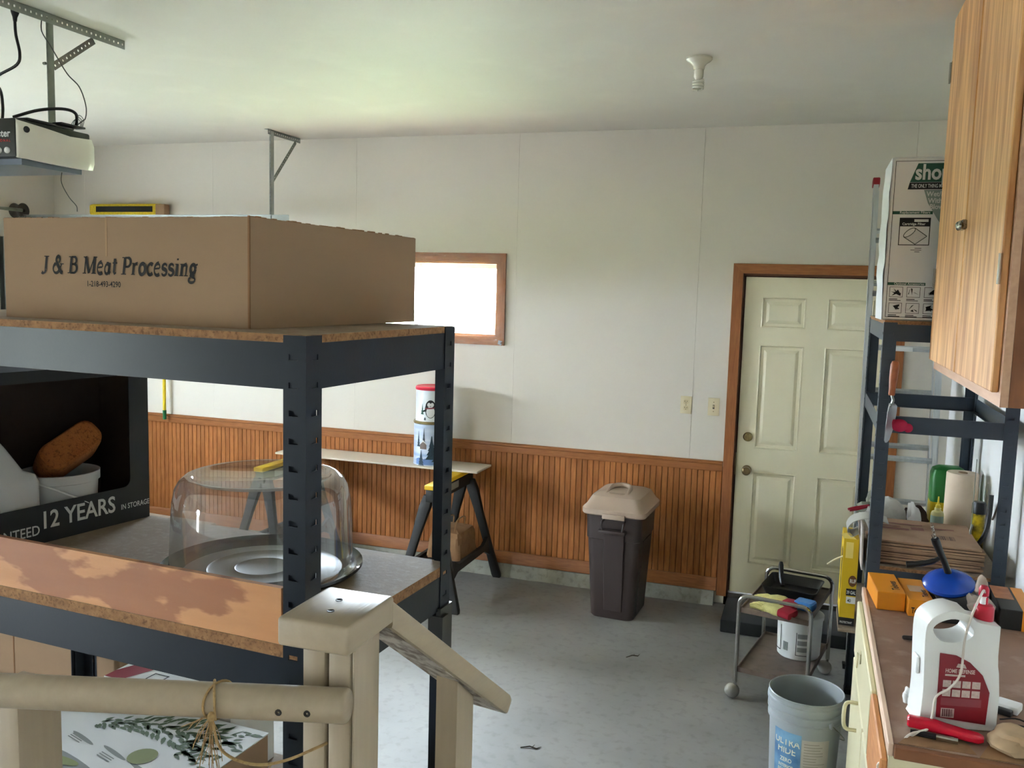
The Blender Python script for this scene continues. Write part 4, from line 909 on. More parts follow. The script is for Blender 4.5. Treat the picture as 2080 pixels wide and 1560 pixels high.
# cords at the opener
cd = pm('black_cord', (20, 20, 20), 0.5)
pc = thing('power_cord', 'black power cord hanging from the ceiling to the door opener', 'cord', (-3.016, 2.78, 3.03))
def rel(pts, o): return [Vector(p)-Vector(o) for p in pts]
p_ = smooth_path([(-3.018, 2.78, 2.995), (-3.015, 2.78, 2.935), (-2.998, 2.78, 2.862), (-3.015, 2.78, 2.82), (-3.10, 2.775, 2.785), (-3.17, 2.77, 2.75), (-3.104, 2.775, 2.735), (-3.06, 2.75, 2.66), (-3.033, 2.72, 2.58)], 6)
MB().tube(rel(p_, (-3.016, 2.78, 3.03)), .0055, 8).build('cable', cd, pc)
MB().tube([(0, 0, 0), (0, 0, -.014), (-.001, 0, -.030), (-.001, 0, -.046)], [.017, .015, .009, .007], 12).build('plug', cd, pc)
bw_ = thing('bell_wire', 'thin grey bell wire looping beside the drop strap', 'wire', (-3.008, 2.89, 3.03))
p_ = smooth_path([(-3.008, 2.90, 3.03), (-3.012, 2.90, 2.994), (-2.993, 2.89, 2.964), (-2.908, 2.85, 2.893), (-2.837, 2.85, 2.795), (-2.777, 2.85, 2.74), (-2.747, 2.85, 2.669), (-2.749, 2.85, 2.622), (-2.769, 2.85, 2.607), (-2.815, 2.83, 2.57)], 5)
MB().tube(rel(p_, (-3.008, 2.89, 3.03)), .0024, 6).build('strand', pm('grey_wire', (70, 68, 62), 0.6), bw_)
an = thing('antenna_wire', 'thin antenna wire dangling below the door opener', 'wire', (-2.77, 2.75, 2.43))
p_ = smooth_path([(-2.79, 2.76, 2.43), (-2.762, 2.75, 2.424), (-2.773, 2.75, 2.399), (-2.776, 2.75, 2.358), (-2.742, 2.75, 2.305), (-2.707, 2.75, 2.271), (-2.703, 2.75, 2.249)], 5)
MB().tube(rel(p_, (-2.77, 2.75, 2.43)), .0017, 6).build('strand', pm('grey_wire', (70, 68, 62), 0.6), an)
lw2 = thing('wire_bundle', 'black wires bunched on top of the door opener', 'wire', (-2.83, 2.74, 2.574))
g = MB(); g.tube(smooth_path([(-.08, -.08, .02), (.0, -.04, .050), (.075, .0, .060), (.10, .04, .050), (.085, .06, .01)], 6), .006, 7)
for k in range(3): g.tube(smooth_path([(.06+.01*k, .05, .0), (.075+.010*k, .06, .03+.008*k), (.09+.010*k, .07, .03), (.095+.004*k, .07, .0)], 5), .0012, 5)
g.build('loops', cd, lw2)

# ================================================================== RIGHT SIDE
# ---------------- steel unit against the right wall
UX, UY, UW, UD = 0.267, 3.76, 0.497, 0.945
ru = thing('shelving_unit', 'slate grey steel shelving unit carrying the tall vacuum box by the right wall', 'shelving unit', (UX, UY, 0))
R1, R2z, R3, R4 = 1.905, 1.545, 0.925, 0.56
shelving(ru, UW, UD, 1.908, [(R1, 0.015, 0), (R2z, 0, 0), (R3, 0.014, 0), (R4, 0.014, 0)], bh=0.066, steel=steel_lit)
# vacuum box
vb = thing('vacuum_box', 'tall white vacuum cleaner carton with green printing on top of the steel unit', 'box', (0.257, 3.775, R1+0.0155))
vw = pm('white_carton_card', (214, 214, 214), 0.6, var=0.03, vs=3)
VW, VD, VH = 0.47, 0.36, 0.625
v = MB().rbox(0, 0, 0, VW, VD, VH, 0.006, 1); v.build('carton_body', vw, vb)
g = MB(); rnd = random.Random(2); rings = []                      # crumpled left side
for k in range(15):
    z = VH*k/14; rings.append([(-0.0-rnd.uniform(0.0, .010)*math.sin(math.pi*k/14)-.0005, VD*j/8, z) for j in range(9)])
g.loft(rings, False, False, closed=False); g.build('creased_side', vw, vb, sharp=10)
vgreen = pm('dark_green_print', (24, 76, 58), 0.5, var=0.04); vgrey = pm('grey_green_print', (130, 144, 140), 0.6, var=0.1)
f4 = basis((0, -0.0008, 0), (1, 0, 0), (0, 0, 1)); f5 = basis((0, -0.0013, 0), (1, 0, 0), (0, 0, 1)); f6 = basis((0, -0.0018, 0), (1, 0, 0), (0, 0, 1))
g = MB(); frame2d(g, .012, .012, .458, .610, .002, f4)
flat(g, [(.060, .502), (.45, .502), (.455, .528), (.066, .528)], f5)
frame2d(g, .040, .290, .150, .395, .003, f4); rect(g, .043, .362, .147, .392, f4)
for k in range(4):
    for j in range(2):
        x0 = .022+.062*k; z0 = .028+.062*j; frame2d(g, x0, z0, x0+.048, z0+.040, .0016, f4)
        rect(g, x0, z0-.009, x0+.030, z0-.006, f4); rect(g, x0, z0-.014, x0+.042, z0-.0115, f4)
        sh = random.Random(k*7+j)
        for q in range(4): flat(g, [(x0+sh.uniform(.004, .044), z0+sh.uniform(.004, .036)) for _ in range(3)], f5)
rect(g, .10, .278, .124, .280, f4); rect(g, .086, .271, .124, .273, f4); rect(g, .10, .264, .118, .266, f4); g.build('black_print', ink_black, vb, smooth=False)
for q_ in ([(.066, .529), (.455, .529), (.455, .600), (.092, .600)], [(.014, .408), (.155, .408), (.155, .420), (.014, .420)], [(.014, .136), (.148, .136), (.148, .147), (.014, .147)]): flat(MB(), q_, f4).build('green_print', vgreen, vb, smooth=False)
g = MB(); flat(g, [(.118, .500), (.30, .500), (.30, .35), (.20, .35), (.172, .39), (.135, .45)], f4); g.build('grey_print', vgrey, vb, smooth=False)
for tx, sz, x, z, bo, sx in (('shop', .080, .083, .540, .0022, .80), ('THE ONLY THING MORE', .0205, .072, .508, .0003, .56), ('Wet/Dry', .026, .128, .476, .0006, .9), ('With', .026, .135, .451, .0006, .9),
                         ('Blower', .026, .1414, .428, .0006, .9), ('Replacement Filters', .0135, .038, .4105, .0002, 1), ('Optional Accessories', .0125, .036, .138, .0002, 1), ('Cartridge Filter', .013, .050, .367, .0003, 1)):
    lettering(MB(), tx, sz, f6 @ Matrix.Translation((x, z, 0)), bold=bo, sx=sx).build('lettering', pr_w, vb, smooth=False)
rect(MB(), .092, .379, .142, .389, f6).build('logo_print', pr_w, vb, smooth=False)
g = MB()                                                          # cartridge drawing
rect_ = [(.058, .322), (.098, .355), (.140, .325), (.100, .294)]
for a_, b_ in zip(rect_, rect_[1:]+rect_[:1]):
    d = (Vector(b_)-Vector(a_)).normalized(); nn = Vector((-d.y, d.x))*.0014; flat(g, [Vector(a_)-nn, Vector(b_)-nn, Vector(b_)+nn, Vector(a_)+nn], f5)
for k in range(9):
    t = .18+.09*k; a_ = Vector((.098, .355)).lerp(Vector((.140, .325)), t); b_ = Vector((.058, .322)).lerp(Vector((.100, .294)), t); flat(g, [a_, b_, b_+Vector((.0012, 0)), a_+Vector((.0012, 0))], f5)
ca_ = math.atan2(.033, .040)
def rel_(rx, rz): return [(.078+rx*math.cos(t)*math.cos(ca_)-rz*math.sin(t)*math.sin(ca_), .3385+rx*math.cos(t)*math.sin(ca_)+rz*math.sin(t)*math.cos(ca_)) for t in [2*math.pi*k/24 for k in range(24)]]
o_, i_ = rel_(.0265, .0115), rel_(.0235, .0088); k0 = len(g.v); g.add([f6 @ Vector((p[0], p[1], 0)) for p in o_+i_], [(k, (k+1) % 24, 24+(k+1) % 24, 24+k) for k in range(24)])
flat(MB(), i_, basis((0, -0.0016, 0), (1, 0, 0), (0, 0, 1))).build('filter_end', vw, vb, smooth=False); g.build('filter_drawing', pm('grey_line_print', (60, 62, 62), .6), vb, smooth=False)

# extension ladder leaning behind the unit
ld = thing('extension_ladder', 'aluminium extension ladder with red cap leaning on the back wall', 'ladder', (0.285, 5.02, 0.0))
ld.rotation_euler = (math.radians(-11.0), 0, 0)
Lh = 2.70; LW = 0.40
for x, y0 in ((0.0, 0.0), (LW, 0.0)):
    g = MB(); s_ = 1 if x == 0 else -1
    g.box(min(x, x+s_*.004), y0-.035, 0.02, max(x, x+s_*.004), y0+.035, Lh); g.box(min(x, x+s_*.026), y0-.035, 0.02, max(x, x+s_*.026), y0-.031, Lh); g.box(min(x, x+s_*.026), y0+.031, 0.02, max(x, x+s_*.026), y0+.035, Lh)
    g.build('side_rail', alum, ld, smooth=False)
    MB().box(x-.015, y0-.045, -.005, x+.03*s_ if s_ > 0 else x+.015, y0+.045, .02).build('rubber_foot', dark_void, ld)
    g = MB(); xx = x+s_*.03; g.box(min(xx, xx+s_*.004), y0+.037, .25, max(xx, xx+s_*.004), y0+.10, Lh-.03); g.build('fly_rail', alum, ld, smooth=False)
for x in (0.0,): MB().rbox(x-.006, -.04, Lh-.012, x+.032, .04, Lh+.028, .004, 1).build('red_cap', pm('dark_red_plastic', (140, 24, 30), .5), ld)
for k in range(8):
    z = 0.24+.305*k
    g = MB().tube([(.004, 0, z), (LW-.004, 0, z)], .0155, 4); g.build('rung', alum, ld, smooth=False)
    if k: MB().tube([(.034, .07, z+.072), (LW-.034, .07, z+.072)], .0155, 4).build('rung', alum, ld, smooth=False)
g = MB(); g.box(.16, -.019, 1.747, .25, -.0155, 1.771); g.build('rating_label', pr_w, ld)

# trowel stuck behind the post
tr = thing('garden_trowel', 'hand trowel with worn wooden handle hanging at the steel post', 'trowel', (0.295, 3.718, 1.445))
tr.rotation_euler = (0, math.radians(4), math.radians(62))
g = MB(); rings = []
for z, w, d in ((0.0, .006, .002), (.01, .022, .004), (.06, .036, .010), (.12, .040, .014), (.145, .034, .016), (.155, .012, .016)):
    rings.append([(-w, -.004-d, z), (-w*.5, -.004-d*.35, z), (0, -.004, z), (w*.5, -.004-d*.35, z), (w, -.004-d, z), (w, -.006-d, z), (w*.5, -.006-d*.35, z), (0, -.006, z), (-w*.5, -.006-d*.35, z), (-w, -.006-d, z)])
g.loft(rings); g.build('blade', pm('worn_steel_blade', (176, 178, 180), .35, metal=.8, var=.15), tr, sharp=60)
g = MB().tube(smooth_path([(0, -.008, .14), (0, -.018, .165), (0, -.012, .185), (0, -.010, .21)], 4), .006, 8); g.build('tang', galv, tr)
g = MB().tube([(0, -.010, .185), (0, -.010, .19), (0, -.010, .21), (.001, -.010, .25), (.002, -.010, .28), (.003, -.010, .305), (.003, -.010, .318), (.003, -.010, .322)], [.010, .0125, .0125, .0155, .0165, .0165, .012, .004], 14); g.build('handle', pm('worn_orange_wood', (150, 84, 44), .5, var=.25, vs=30), tr)
# red mitt on the beam
rr2 = thing('red_clip', 'crimson plastic clip on the beam of the steel unit', 'clip', (0.348, 3.750, 1.512))
g = MB(); g.ball((0, -.004, 0), .032, 14, (1, .4, .8)); g.ball((.032, -.004, -.008), .018, 10, (1, .5, 1.0)); g.ball((-.024, -.004, .008), .016, 10, (1, .5, 1)); g.build('clip_body', pm('crimson_plastic', (176, 16, 62), .5), rr2)

# folded brown yard bags on the third shelf
SZ = R3+0.0145
bagm = two_scale('brown_bag_paper', (150, 118, 92), (172, 140, 112), 5, (128, 96, 74), 14, .35, .9, bump=.25, bs=14)
g = MB(); rnd = random.Random(6); nx, ny = 10, 6; vs = []
for s_ in (0, 1):
    for j in range(ny+1):
        for i in range(nx+1): vs.append((.395*i/nx, .40*j/ny, s_*.0066+rnd.uniform(-.0009, .0009)))
q = (nx+1)*(ny+1); fcs = [(j*(nx+1)+i, (j+1)*(nx+1)+i, (j+1)*(nx+1)+i+1, j*(nx+1)+i+1) for j in range(ny) for i in range(nx)]
fcs += [tuple(k+q for k in reversed(f)) for f in fcs]
for i in range(nx): fcs += [(i, i+1, q+i+1, q+i), (ny*(nx+1)+i+1, ny*(nx+1)+i, q+ny*(nx+1)+i, q+ny*(nx+1)+i+1)]
for j in range(ny): fcs += [((j+1)*(nx+1), j*(nx+1), q+j*(nx+1), q+(j+1)*(nx+1)), (j*(nx+1)+nx, (j+1)*(nx+1)+nx, q+(j+1)*(nx+1)+nx, q+j*(nx+1)+nx)]
g.add(vs, fcs); bag_me = g.mesh('paper_bag', bagm, 15)
nbag = 10
words = ['lowest', 'second', 'third', 'fourth', 'fifth', 'sixth', 'seventh', 'eighth', 'ninth', 'topmost']
for k in range(nbag):
    b_ = thing('folded_paper_bag', ('folded brown yard bag with barcode, topmost of the stack of ten' if k == nbag-1 else 'folded brown yard bag, %s from the shelf in the stack of ten' % words[k]), 'paper bag', (0.292+rnd.uniform(-.004, .010), 3.80+rnd.uniform(-.012, .012), SZ+.0015+.0096*k), rnd.uniform(-.02, .02), 'folded brown yard bags')
    o = bpy.data.objects.new('bag_sheet', bag_me); COL.objects.link(o); o.parent = b_
    if k == nbag-1:
        p4 = basis((0, 0, .0082), (1, 0, 0), (0, 1, 0)); g = MB(); x = .23
        rnd2 = random.Random(12)
        while x < .315:
            w = rnd2.choice((.0018, .003, .0045)); rect(g, x, .10, x+w, .165, p4); x += w+rnd2.choice((.002, .003, .004))
        g.build('barcode', pm('dark_brown_print', (84, 60, 50), .8), b_, smooth=False)
        g = MB()
        for (x, y, w, h) in ((.02, .25, .10, .02), (.03, .20, .12, .03), (.05, .30, .16, .02), (.16, .22, .05, .05), (.24, .27, .09, .02)): rect(g, x, y, x+w, y+h, p4)
        g.build('faded_print', pm('faded_red_brown_print', (136, 90, 78), .8), b_, smooth=False)
# rags and fittings behind the bags
def lump(name, label, cat, loc, sx, sy, sz, mat, seed, n=16):
    bm = bmesh.new(); bmesh.ops.create_icosphere(bm, subdivisions=3, radius=1.0); rnd = random.Random(seed)
    ph = [(rnd.uniform(1, 4), rnd.uniform(1, 4), rnd.uniform(1, 4), rnd.uniform(0, 6)) for _ in range(6)]
    for v in bm.verts:
        d = 1+sum(.10*math.sin(a*v.co.x*1.7+b*v.co.y*1.9+c*v.co.z*1.6+p) for a, b, c, p in ph)
        v.co = Vector((v.co.x*d*sx, v.co.y*d*sy, max(-.55, v.co.z*d)*sz))
    zmin = min(v.co.z for v in bm.verts)
    for v in bm.verts: v.co.z -= zmin
    o = MB().bm(bm).build(name, mat, None, loc, sharp=40); return tag(o, label, cat)
lump('rag', 'crumpled grey-green rag behind the folded bags', 'rag', (.345, 4.50, SZ), .075, .08, .085, pm('grey_green_cloth', (112, 112, 98), .95, var=.25, vs=12, bump=.3, bs=60), 1)
lump('rag', 'dark brown cloth heap beside the amber bottle', 'rag', (.515, 4.50, SZ), .055, .06, .06, pm('dark_brown_cloth', (62, 44, 34), .95, var=.25, vs=12), 2)
lump('plastic_wrap', 'bunched clear and white plastic wrap behind the folded bags', 'plastic wrap', (.375, 4.30, SZ), .075, .045, .100, pm('dull_white_plastic_wrap', (170, 168, 160), .3, var=.25, vs=20), 3)
lump('tissue', 'scrap of white tissue on the third shelf', 'tissue', (.485, 4.30, SZ), .026, .022, .095, white_plastic, 4)
# red handled tool poking out at the post
rt = thing('red_pliers', 'red-handled pliers lying across the rag by the post', 'pliers', (.30, 4.33, SZ+.115)); rt.rotation_euler = (0, math.radians(14), math.radians(196)); rt.scale = (.62, .9, .9)
g = MB(); g.tube(smooth_path([(0, .004, 0), (.05, .012, 0), (.10, .016, 0), (.15, .010, 0)], 5), [.007]*16, 8); g.tube(smooth_path([(0, -.004, 0), (.05, -.012, 0), (.10, -.016, 0), (.15, -.012, 0)], 5), .007, 8); g.build('handles', pm('red_grip', (150, 24, 44), .4), rt)
MB().tube([(0, 0, 0), (-.03, 0, 0), (-.14, 0, 0)], [.010, .008, .004], 8).build('jaw', pm('dark_tool_steel', (60, 56, 54), .4, metal=.7), rt)
# paper towel roll, bottles, spray can, hacksaw
pt = thing('paper_towel_roll', 'unwrapped cream paper towel roll standing on the third shelf', 'paper towel', (.690, 4.42, SZ))
MB().lathe([(.019, 0), (.066, 0), (.068, .004), (.067, .285), (.064, .29), (.022, .288), (.020, .286), (.019, 0)], 40).build('roll', pm('cream_paper_towel', (206, 186, 164), .95, var=.04, vs=20, bump=.3, bs=70), pt)
MB().lathe([(.0188, .002), (.0188, .292), (.0168, .292), (.0168, .002)], 20).build('core', cardboard, pt)
gb = thing('glue_bottle', 'yellow squeeze bottle with nozzle and amber glue', 'bottle', (.588, 4.34, SZ))
MB().lathe([(0, 0), (.026, 0), (.0275, .005), (.0275, .058), (0, .058)], 24).build('amber_fill', pm('amber_glue', (84, 38, 22), .3), gb)
MB().lathe([(.0276, .058), (.0275, .105), (.024, .116), (.014, .122), (.0135, .134), (.0, .134)], 24).build('bottle_body', pm('pale_yellow_plastic', (222, 214, 150), .35), gb)
MB().lathe([(.011, .134), (.010, .146), (.0045, .152), (.003, .185), (0, .186)], 16).build('nozzle', pm('yellow_plastic', (228, 206, 80), .35), gb)
MB().lathe([(.0279, .066), (.0279, .100)], 16, a0=math.radians(170), a1=math.radians(330)).build('label', pm('pale_teal_label', (170, 190, 176), .5), gb)
gj = thing('green_jug', 'green and yellow jug behind the paper towel roll', 'jug', (.655, 4.585, SZ))
MB().loft([[(x*s_, y*s_, z) for x, y in rrect(-.075, -.06, .075, .06, .02, 3)] for z, s_ in ((0, .96), (.01, 1), (.12, 1))]).build('yellow_base', pm('bright_yellow_plastic', (216, 186, 26), .4), gj)
MB().loft([[(x*s_, y*s_, z) for x, y in rrect(-.075, -.06, .075, .06, .02, 3)] for z, s_ in ((.12, 1), (.25, 1), (.272, .9), (.285, .6))]).build('green_top', pm('green_plastic_jug', (34, 110, 46), .4), gj)
sc2 = thing('spray_can', 'yellow and black spray can standing by the right wall', 'spray can', (.732, 4.215, SZ))
MB().lathe([(0, 0), (.026, 0), (.028, .004), (.027, .006), (.027, .15), (.029, .153), (.0, .155)], 28).build('can_body', pm('yellow_can_print', (214, 184, 40), .3, rgb2=(60, 52, 34), vs=22, contrast=.12), sc2)
MB().lathe([(.028, .154), (.028, .195), (.024, .204), (0, .205)], 24).build('cap', black_plastic, sc2)
hs = thing('hacksaw', 'black hacksaw leaning against the spray can', 'hacksaw', (.700, 4.06, SZ+.012))
g = MB().tube(smooth_path([(.058, .06, .245), (.055, .05, .16), (.045, .03, .10), (.02, .01, .05), (-.005, 0, .035)], 6), .0095, 8); g.build('handle', black_plastic, hs)
MB().tube(smooth_path([(.0, 0, .03), (-.014, 0, .05), (-.02, .0, .09), (-.016, 0, .125)], 5), .0045, 6).build('frame', galv, hs)
MB().rbox(-.028, -.012, .0, -.002, .008, .048, .006, 2).build('wing_clamp', chrome, hs)
MB().box(-.018, .0, .12, -.0165, .012, .40).build('blade', galv_d, hs)
# silver elbow pipe and rolled poster overhanging the left side
rp_ = thing('rolled_poster', 'curled silvery sheet drooping over the left end of the third shelf', 'sheet', (.30, 4.05, SZ+.002))
g = MB(); path = [(.06, 0, .115), (.02, 0, .128), (-.04, 0, .126), (-.085, 0, .105), (-.103, 0, .068), (-.085, 0, .044), (-.055, 0, .060)]
P2 = smooth_path(path, 5); rings = [[(p.x, -.05, p.z), (p.x, .08, p.z), (p.x*.98, .08, p.z-.002), (p.x*.98, -.05, p.z-.002)] for p in P2]; g.loft(rings); g.build('sheet_curl', pm('silvery_film', (176, 174, 168), .3, var=.15, vs=8), rp_)
fp = thing('folded_card', 'folded pale cardboard leaning out beside the steel post', 'cardboard', (.264, 3.86, SZ-.055)); fp.rotation_euler = (0, math.radians(-2), 0)
MB().box(-.010, 0, 0, -.004, .30, .175).build('outer_leaf', pm('pale_grey_card', (176, 164, 158), .8, var=.06), fp)
# yellow bag carton hanging at the left
sbd = thing('scrap_board', 'short brown board sticking out of the low shelf under the yellow carton', 'board', (.30, 4.10, R4+.0145))
MB().box(-.115, -.14, 0, .20, .14, .012).build('board', particle_top, sbd)
yb = thing('bag_carton', 'torn yellow garbage bag carton standing against the steel post', 'carton', (.188, 4.01, R4+.027))
yc = pm('yellow_carton_card', (204, 168, 20), .55, var=.08, vs=5)
MB().box(0, 0, 0, .062, .20, .385).build('carton_body', yc, yb)
g = MB(); g.box(-.0006, -.0008, 0, .0626, .2006, .035); g.box(.022, -.0012, .135, .062, -.0006, .165); g.box(-.0015, .04, .10, -.0006, .075, .33); g.build('black_print', ink_black, yb)
g = MB(); f7 = basis((0, -.0016, 0), (1, 0, 0), (0, 0, 1)); rect(MB(), .024, .10, .062, .13, f7).build('count_panel', pr_w, yb, smooth=False); lettering(g, '39 GAL', .021, f7 @ Matrix.Translation((.024, .142, .0004)), bold=.0004, sx=.55); lettering(g, 'PROTECTANT', .013, f7 @ Matrix.Translation((.004, .010, 0)), bold=.0003, sx=.6); g.build('lettering', pr_w, yb, smooth=False)
g = MB(); lettering(g, '40', .020, f7 @ Matrix.Translation((.029, .106, .0005)), bold=.0004, sx=.7); g.build('count_print', ink_black, yb, smooth=False)
g = MB(); flat(g, ell(.045, .20, .017, .025), f7); g.build('badge_print', pm('brown_badge_print', (104, 60, 24), .5), yb, smooth=False)
g = MB(); lettering(g, 'RUF', .024, f7 @ Matrix.Translation((.034, .192, .0006)), bold=.0006, sx=.6); g.build('badge_lettering', pr_w, yb, smooth=False)
g = MB(); g.prism([(0, .385), (-.012, .405), (.02, .412), (.05, .385)], 'y', .0, .002); g.box(.010, -.0007, .30, .040, -.0003, .37); g.build('torn_flap', pm('pale_yellow_card', (222, 200, 110), .6), yb)
g = MB(); g.tube(smooth_path([(.0, .02, .30), (-.03, .01, .285), (-.062, .0, .262)], 4), .004, 6); g.build('torn_strip', pm('cream_card_strip', (226, 214, 180), .7), yb)

# ---------------- tea cart
ct = thing('utility_cart', 'two-tier chrome utility cart on ball casters in front of the door', 'cart', (-.035, 4.64, 0), math.radians(-11))
cw_, cl_ = .172, .275; tr_ = .0105
shelf_m = two_scale('worn_brown_tray', (104, 88, 80), (126, 110, 100), 4, (80, 66, 60), 20, .4, .5, spec=.4)
for y in (-cl_, cl_):
    pts = [(-cw_, y, .085)]; r_ = .045
    for t in range(7): a_ = math.pi/2*t/6; pts.append((-cw_+r_-r_*math.cos(a_), y, .530-r_+r_*math.sin(a_)))
    for t in range(7): a_ = math.pi/2*t/6; pts.append((cw_-r_+r_*math.sin(a_), y, .530-r_+r_*math.cos(a_)))
    pts.append((cw_, y, .085)); MB().tube(pts, tr_, 10).build('end_frame', chrome, ct)
for z, nm in ((.455, 'upper_tray'), (.150, 'lower_tray')):
    g = MB(); g.box(-cw_+.012, -cl_, z, cw_-.012, cl_, z+.004); g.box(-cw_+.008, -cl_, z-.012, -cw_+.012, cl_, z+.018); g.box(cw_-.012, -cl_, z-.012, cw_-.008, cl_, z+.018); g.box(-cw_+.012, -cl_-.002, z-.012, cw_-.012, -cl_+.002, z+.014); g.box(-cw_+.012, cl_-.002, z-.012, cw_-.012, cl_+.002, z+.014)
    g.build(nm, shelf_m, ct)
for x in (-cw_, cw_):
    for y in (-cl_, cl_):
        k_ = MB().ball((x-.012, y-.004, .0375), .037, 16).build('caster', pm('pale_grey_caster', (150, 146, 140), .25, var=.15), ct)
        MB().tube([(x, y, .090), (x, y, .060)], .008, 8).build('stem', chrome, k_)
# pail on lower tray
def CP(x, y, z): a_ = math.radians(-11); return (-.035+math.cos(a_)*x-math.sin(a_)*y, 4.64+math.sin(a_)*x+math.cos(a_)*y, z)
pl = thing('paint_pail', 'white plastic paint pail on the lower cart tray', 'pail', CP(.055, .085, .1545), math.radians(-11))
MB().lathe([(0, 0), (.100, 0), (.106, .006), (.112, .20), (.117, .203), (.117, .222), (.110, .225), (0, .222)], 40).build('pail_body', white_plastic, pl)
g = MB(); a_c = math.radians(-115)
def wr(mb, x0, z0, x1, z1, r, n=8):
    mb.lathe([(r+.0006+.05*(z0*.12), z0), (r+.0006+.05*(z1*.12), z1)], n, a0=a_c+x0/r, a1=a_c+x1/r)
for q in ((-.10, .10, -.096, .17), (-.10, .035, -.035, .040), (-.035, .035, -.031, .17), (.055, .03, .058, .15), (.055, .03, .12, .033)): wr(g, *q, .1105)
g.build('black_print', ink_black, pl)
g = MB()
for k in range(6): wr(g, -.012+.0025*k*2, .045, -.012+.0025*k*2+.0025, .09, .111)
g.build('barcode', pm('green_black_print', (40, 70, 62), .5), pl)
g = MB()
for z in (.05, .085, .12): wr(g, .062, z, .11, z+.024, .1108)
g.build('grey_print', pm('grey_box_print', (150, 150, 150), .5), pl)
# black roller tray with brush handle
py = thing('paint_tray', 'black plastic paint tray with handle on the upper cart tray', 'paint tray', CP(.0, .125, .4595), math.radians(-11)); py.scale = (.95, .87, 1)
bt = clear_plastic('smoky_tray_plastic', (.10, .10, .11), .5, .2, haze=.08)
g = MB(); g.loft([[(x*s_, y*s_, z) for x, y in rrect(-.145, -.155, .145, .155, .03, 3)] for z, s_ in ((0, .84), (.004, .86), (.045, .97), (.050, 1), (.053, 1), (.046, .96), (.006, .84))], True, True); g.build('tray_body', pm('smoky_black_plastic', (34, 32, 31), .3, var=.15, vs=8), py)
g = MB().tube([(-.06, .02, .02), (-.075, .045, .06), (-.085, .075, .115), (-.088, .085, .13)], [.012, .013, .014, .010], 10); g.build('handle', black_plastic, py)
# work gloves
gm = pm('pale_yellow_knit', (206, 198, 130), .95, var=.12, vs=60, bump=.8, bs=110); gr_ = pm('red_glove_cuff', (156, 22, 44), .85, var=.1)
def glove(label, loc, rz, seed, tilt=0.0):
    t_ = thing('work_glove', label, 'glove', loc, rz, 'yellow work gloves on the cart'); t_.rotation_euler = (0, tilt, rz); rnd = random.Random(seed)
    g = MB(); rings = []
    for x, w, h in ((0, .034, .016), (.03, .042, .020), (.07, .044, .021), (.09, .040, .018)): rings.append([(x, y, h+z) for y, z in rrect(-w, -h, w, h, h*.8, 3)])
    g.loft(rings)
    for k in range(4):
        y = -.030+.0205*k; L_ = (.058, .072, .070, .055)[k]; g.tube([(-.0+.01, y, .015), (-L_*.5, y*1.1, .017+rnd.uniform(0, .008)), (-L_, y*1.15, .012)], [.0105, .0105, .007], 8)
    g.tube([(.06, .035, .016), (.03, .058, .014), (.0, .064, .012)], [.012, .011, .007], 8)
    g.build('knit_hand', gm, t_)
    g = MB(); rings = []
    for x, w, h in ((.088, .041, .018), (.12, .046, .018), (.15, .050, .015)): rings.append([(x, y, h+.001+z) for y, z in rrect(-w, -h, w, h, h*.8, 3)])
    g.loft(rings); g.build('cuff', gr_, t_); return t_
glove('yellow knit work glove with red cuff on the near end of the cart', CP(-.06, -.225, .4595), math.radians(-26), 1)
glove('yellow knit work glove lying behind its mate on the cart', CP(-.072, -.090, .4595), math.radians(-26), 2)
bp_ = thing('blue_packet', 'bright blue plastic packet on the upper cart tray', 'packet', CP(.105, -.085, .4595), math.radians(-20)); bp_.scale = (.8, .8, 1)
g = MB().loft([[(x*s_, y*s_, z) for x, y in rrect(-.06, -.05, .06, .05, .012, 2)] for z, s_ in ((0, .95), (.012, 1), (.032, .98), (.040, .86))]); g.build('packet_body', pm('bright_blue_plastic', (52, 124, 200), .35, var=.12, vs=14), bp_)
g = MB(); g.box(-.045, -.0502, .008, .05, -.0498, .026); g.build('print', pm('dark_blue_print', (24, 50, 96), .5, rgb2=(150, 180, 210), vs=90), bp_)

# ---------------- grey five gallon bucket
gbk = thing('grey_bucket', 'open grey five gallon bucket with blue label on the floor', 'bucket', (.072, 3.775, 0))
gp_ = pm('grey_bucket_plastic', (150, 156, 158), .38, var=.04, vs=5, bump=.03, bs=30)
MB().lathe([(0, .006), (.128, .006), (.130, 0), (.133, .004), (.142, .255), (.150, .258), (.150, .272), (.1435, .276), (.144, .292), (.1525, .295), (.1525, .309), (.145, .313), (.146, .330), (.1545, .333), (.1545, .346), (.149, .350), (.149, .364), (.152, .369), (.149, .372), (.1455, .369), (.1275, .02), (0, .012)], 64).build('bucket_body', gp_, gbk)
A0 = math.radians(-93)
lab_r = lambda z: .1336+.0088*(z/.255)+.0008
g = MB(); g.lathe([(lab_r(.03), .03), (lab_r(.235), .235)], 48, a0=A0-.88, a1=A0-.02)
g.build('blue_label', pm('blue_label_print', (46, 92, 140), .35, rgb2=(120, 164, 196), vs=9, contrast=.2), gbk)
g = MB(); g.lathe([(lab_r(.03), .03), (lab_r(.218), .218)], 48, a0=A0, a1=A0+.80); g.build('data_label', pm('pale_label_print', (178, 172, 162), .5, var=.06, vs=30), gbk)
g = MB()
for t_, z, s_ in (('ULTRA', .178, .043), ('HIDE', .142, .043), ('ZERO', .105, .024), ('INTERIOR', .080, .018), ('EGGSHELL', .060, .018)): wrap_lettering(g, t_, s_, lab_r(z)+.0008, A0-.45, z, bold=.0005, sx=.85)
g.build('label_lettering', pm('pale_cream_print', (216, 212, 186), .5), gbk, smooth=False)
g = MB()
rnd = random.Random(3)
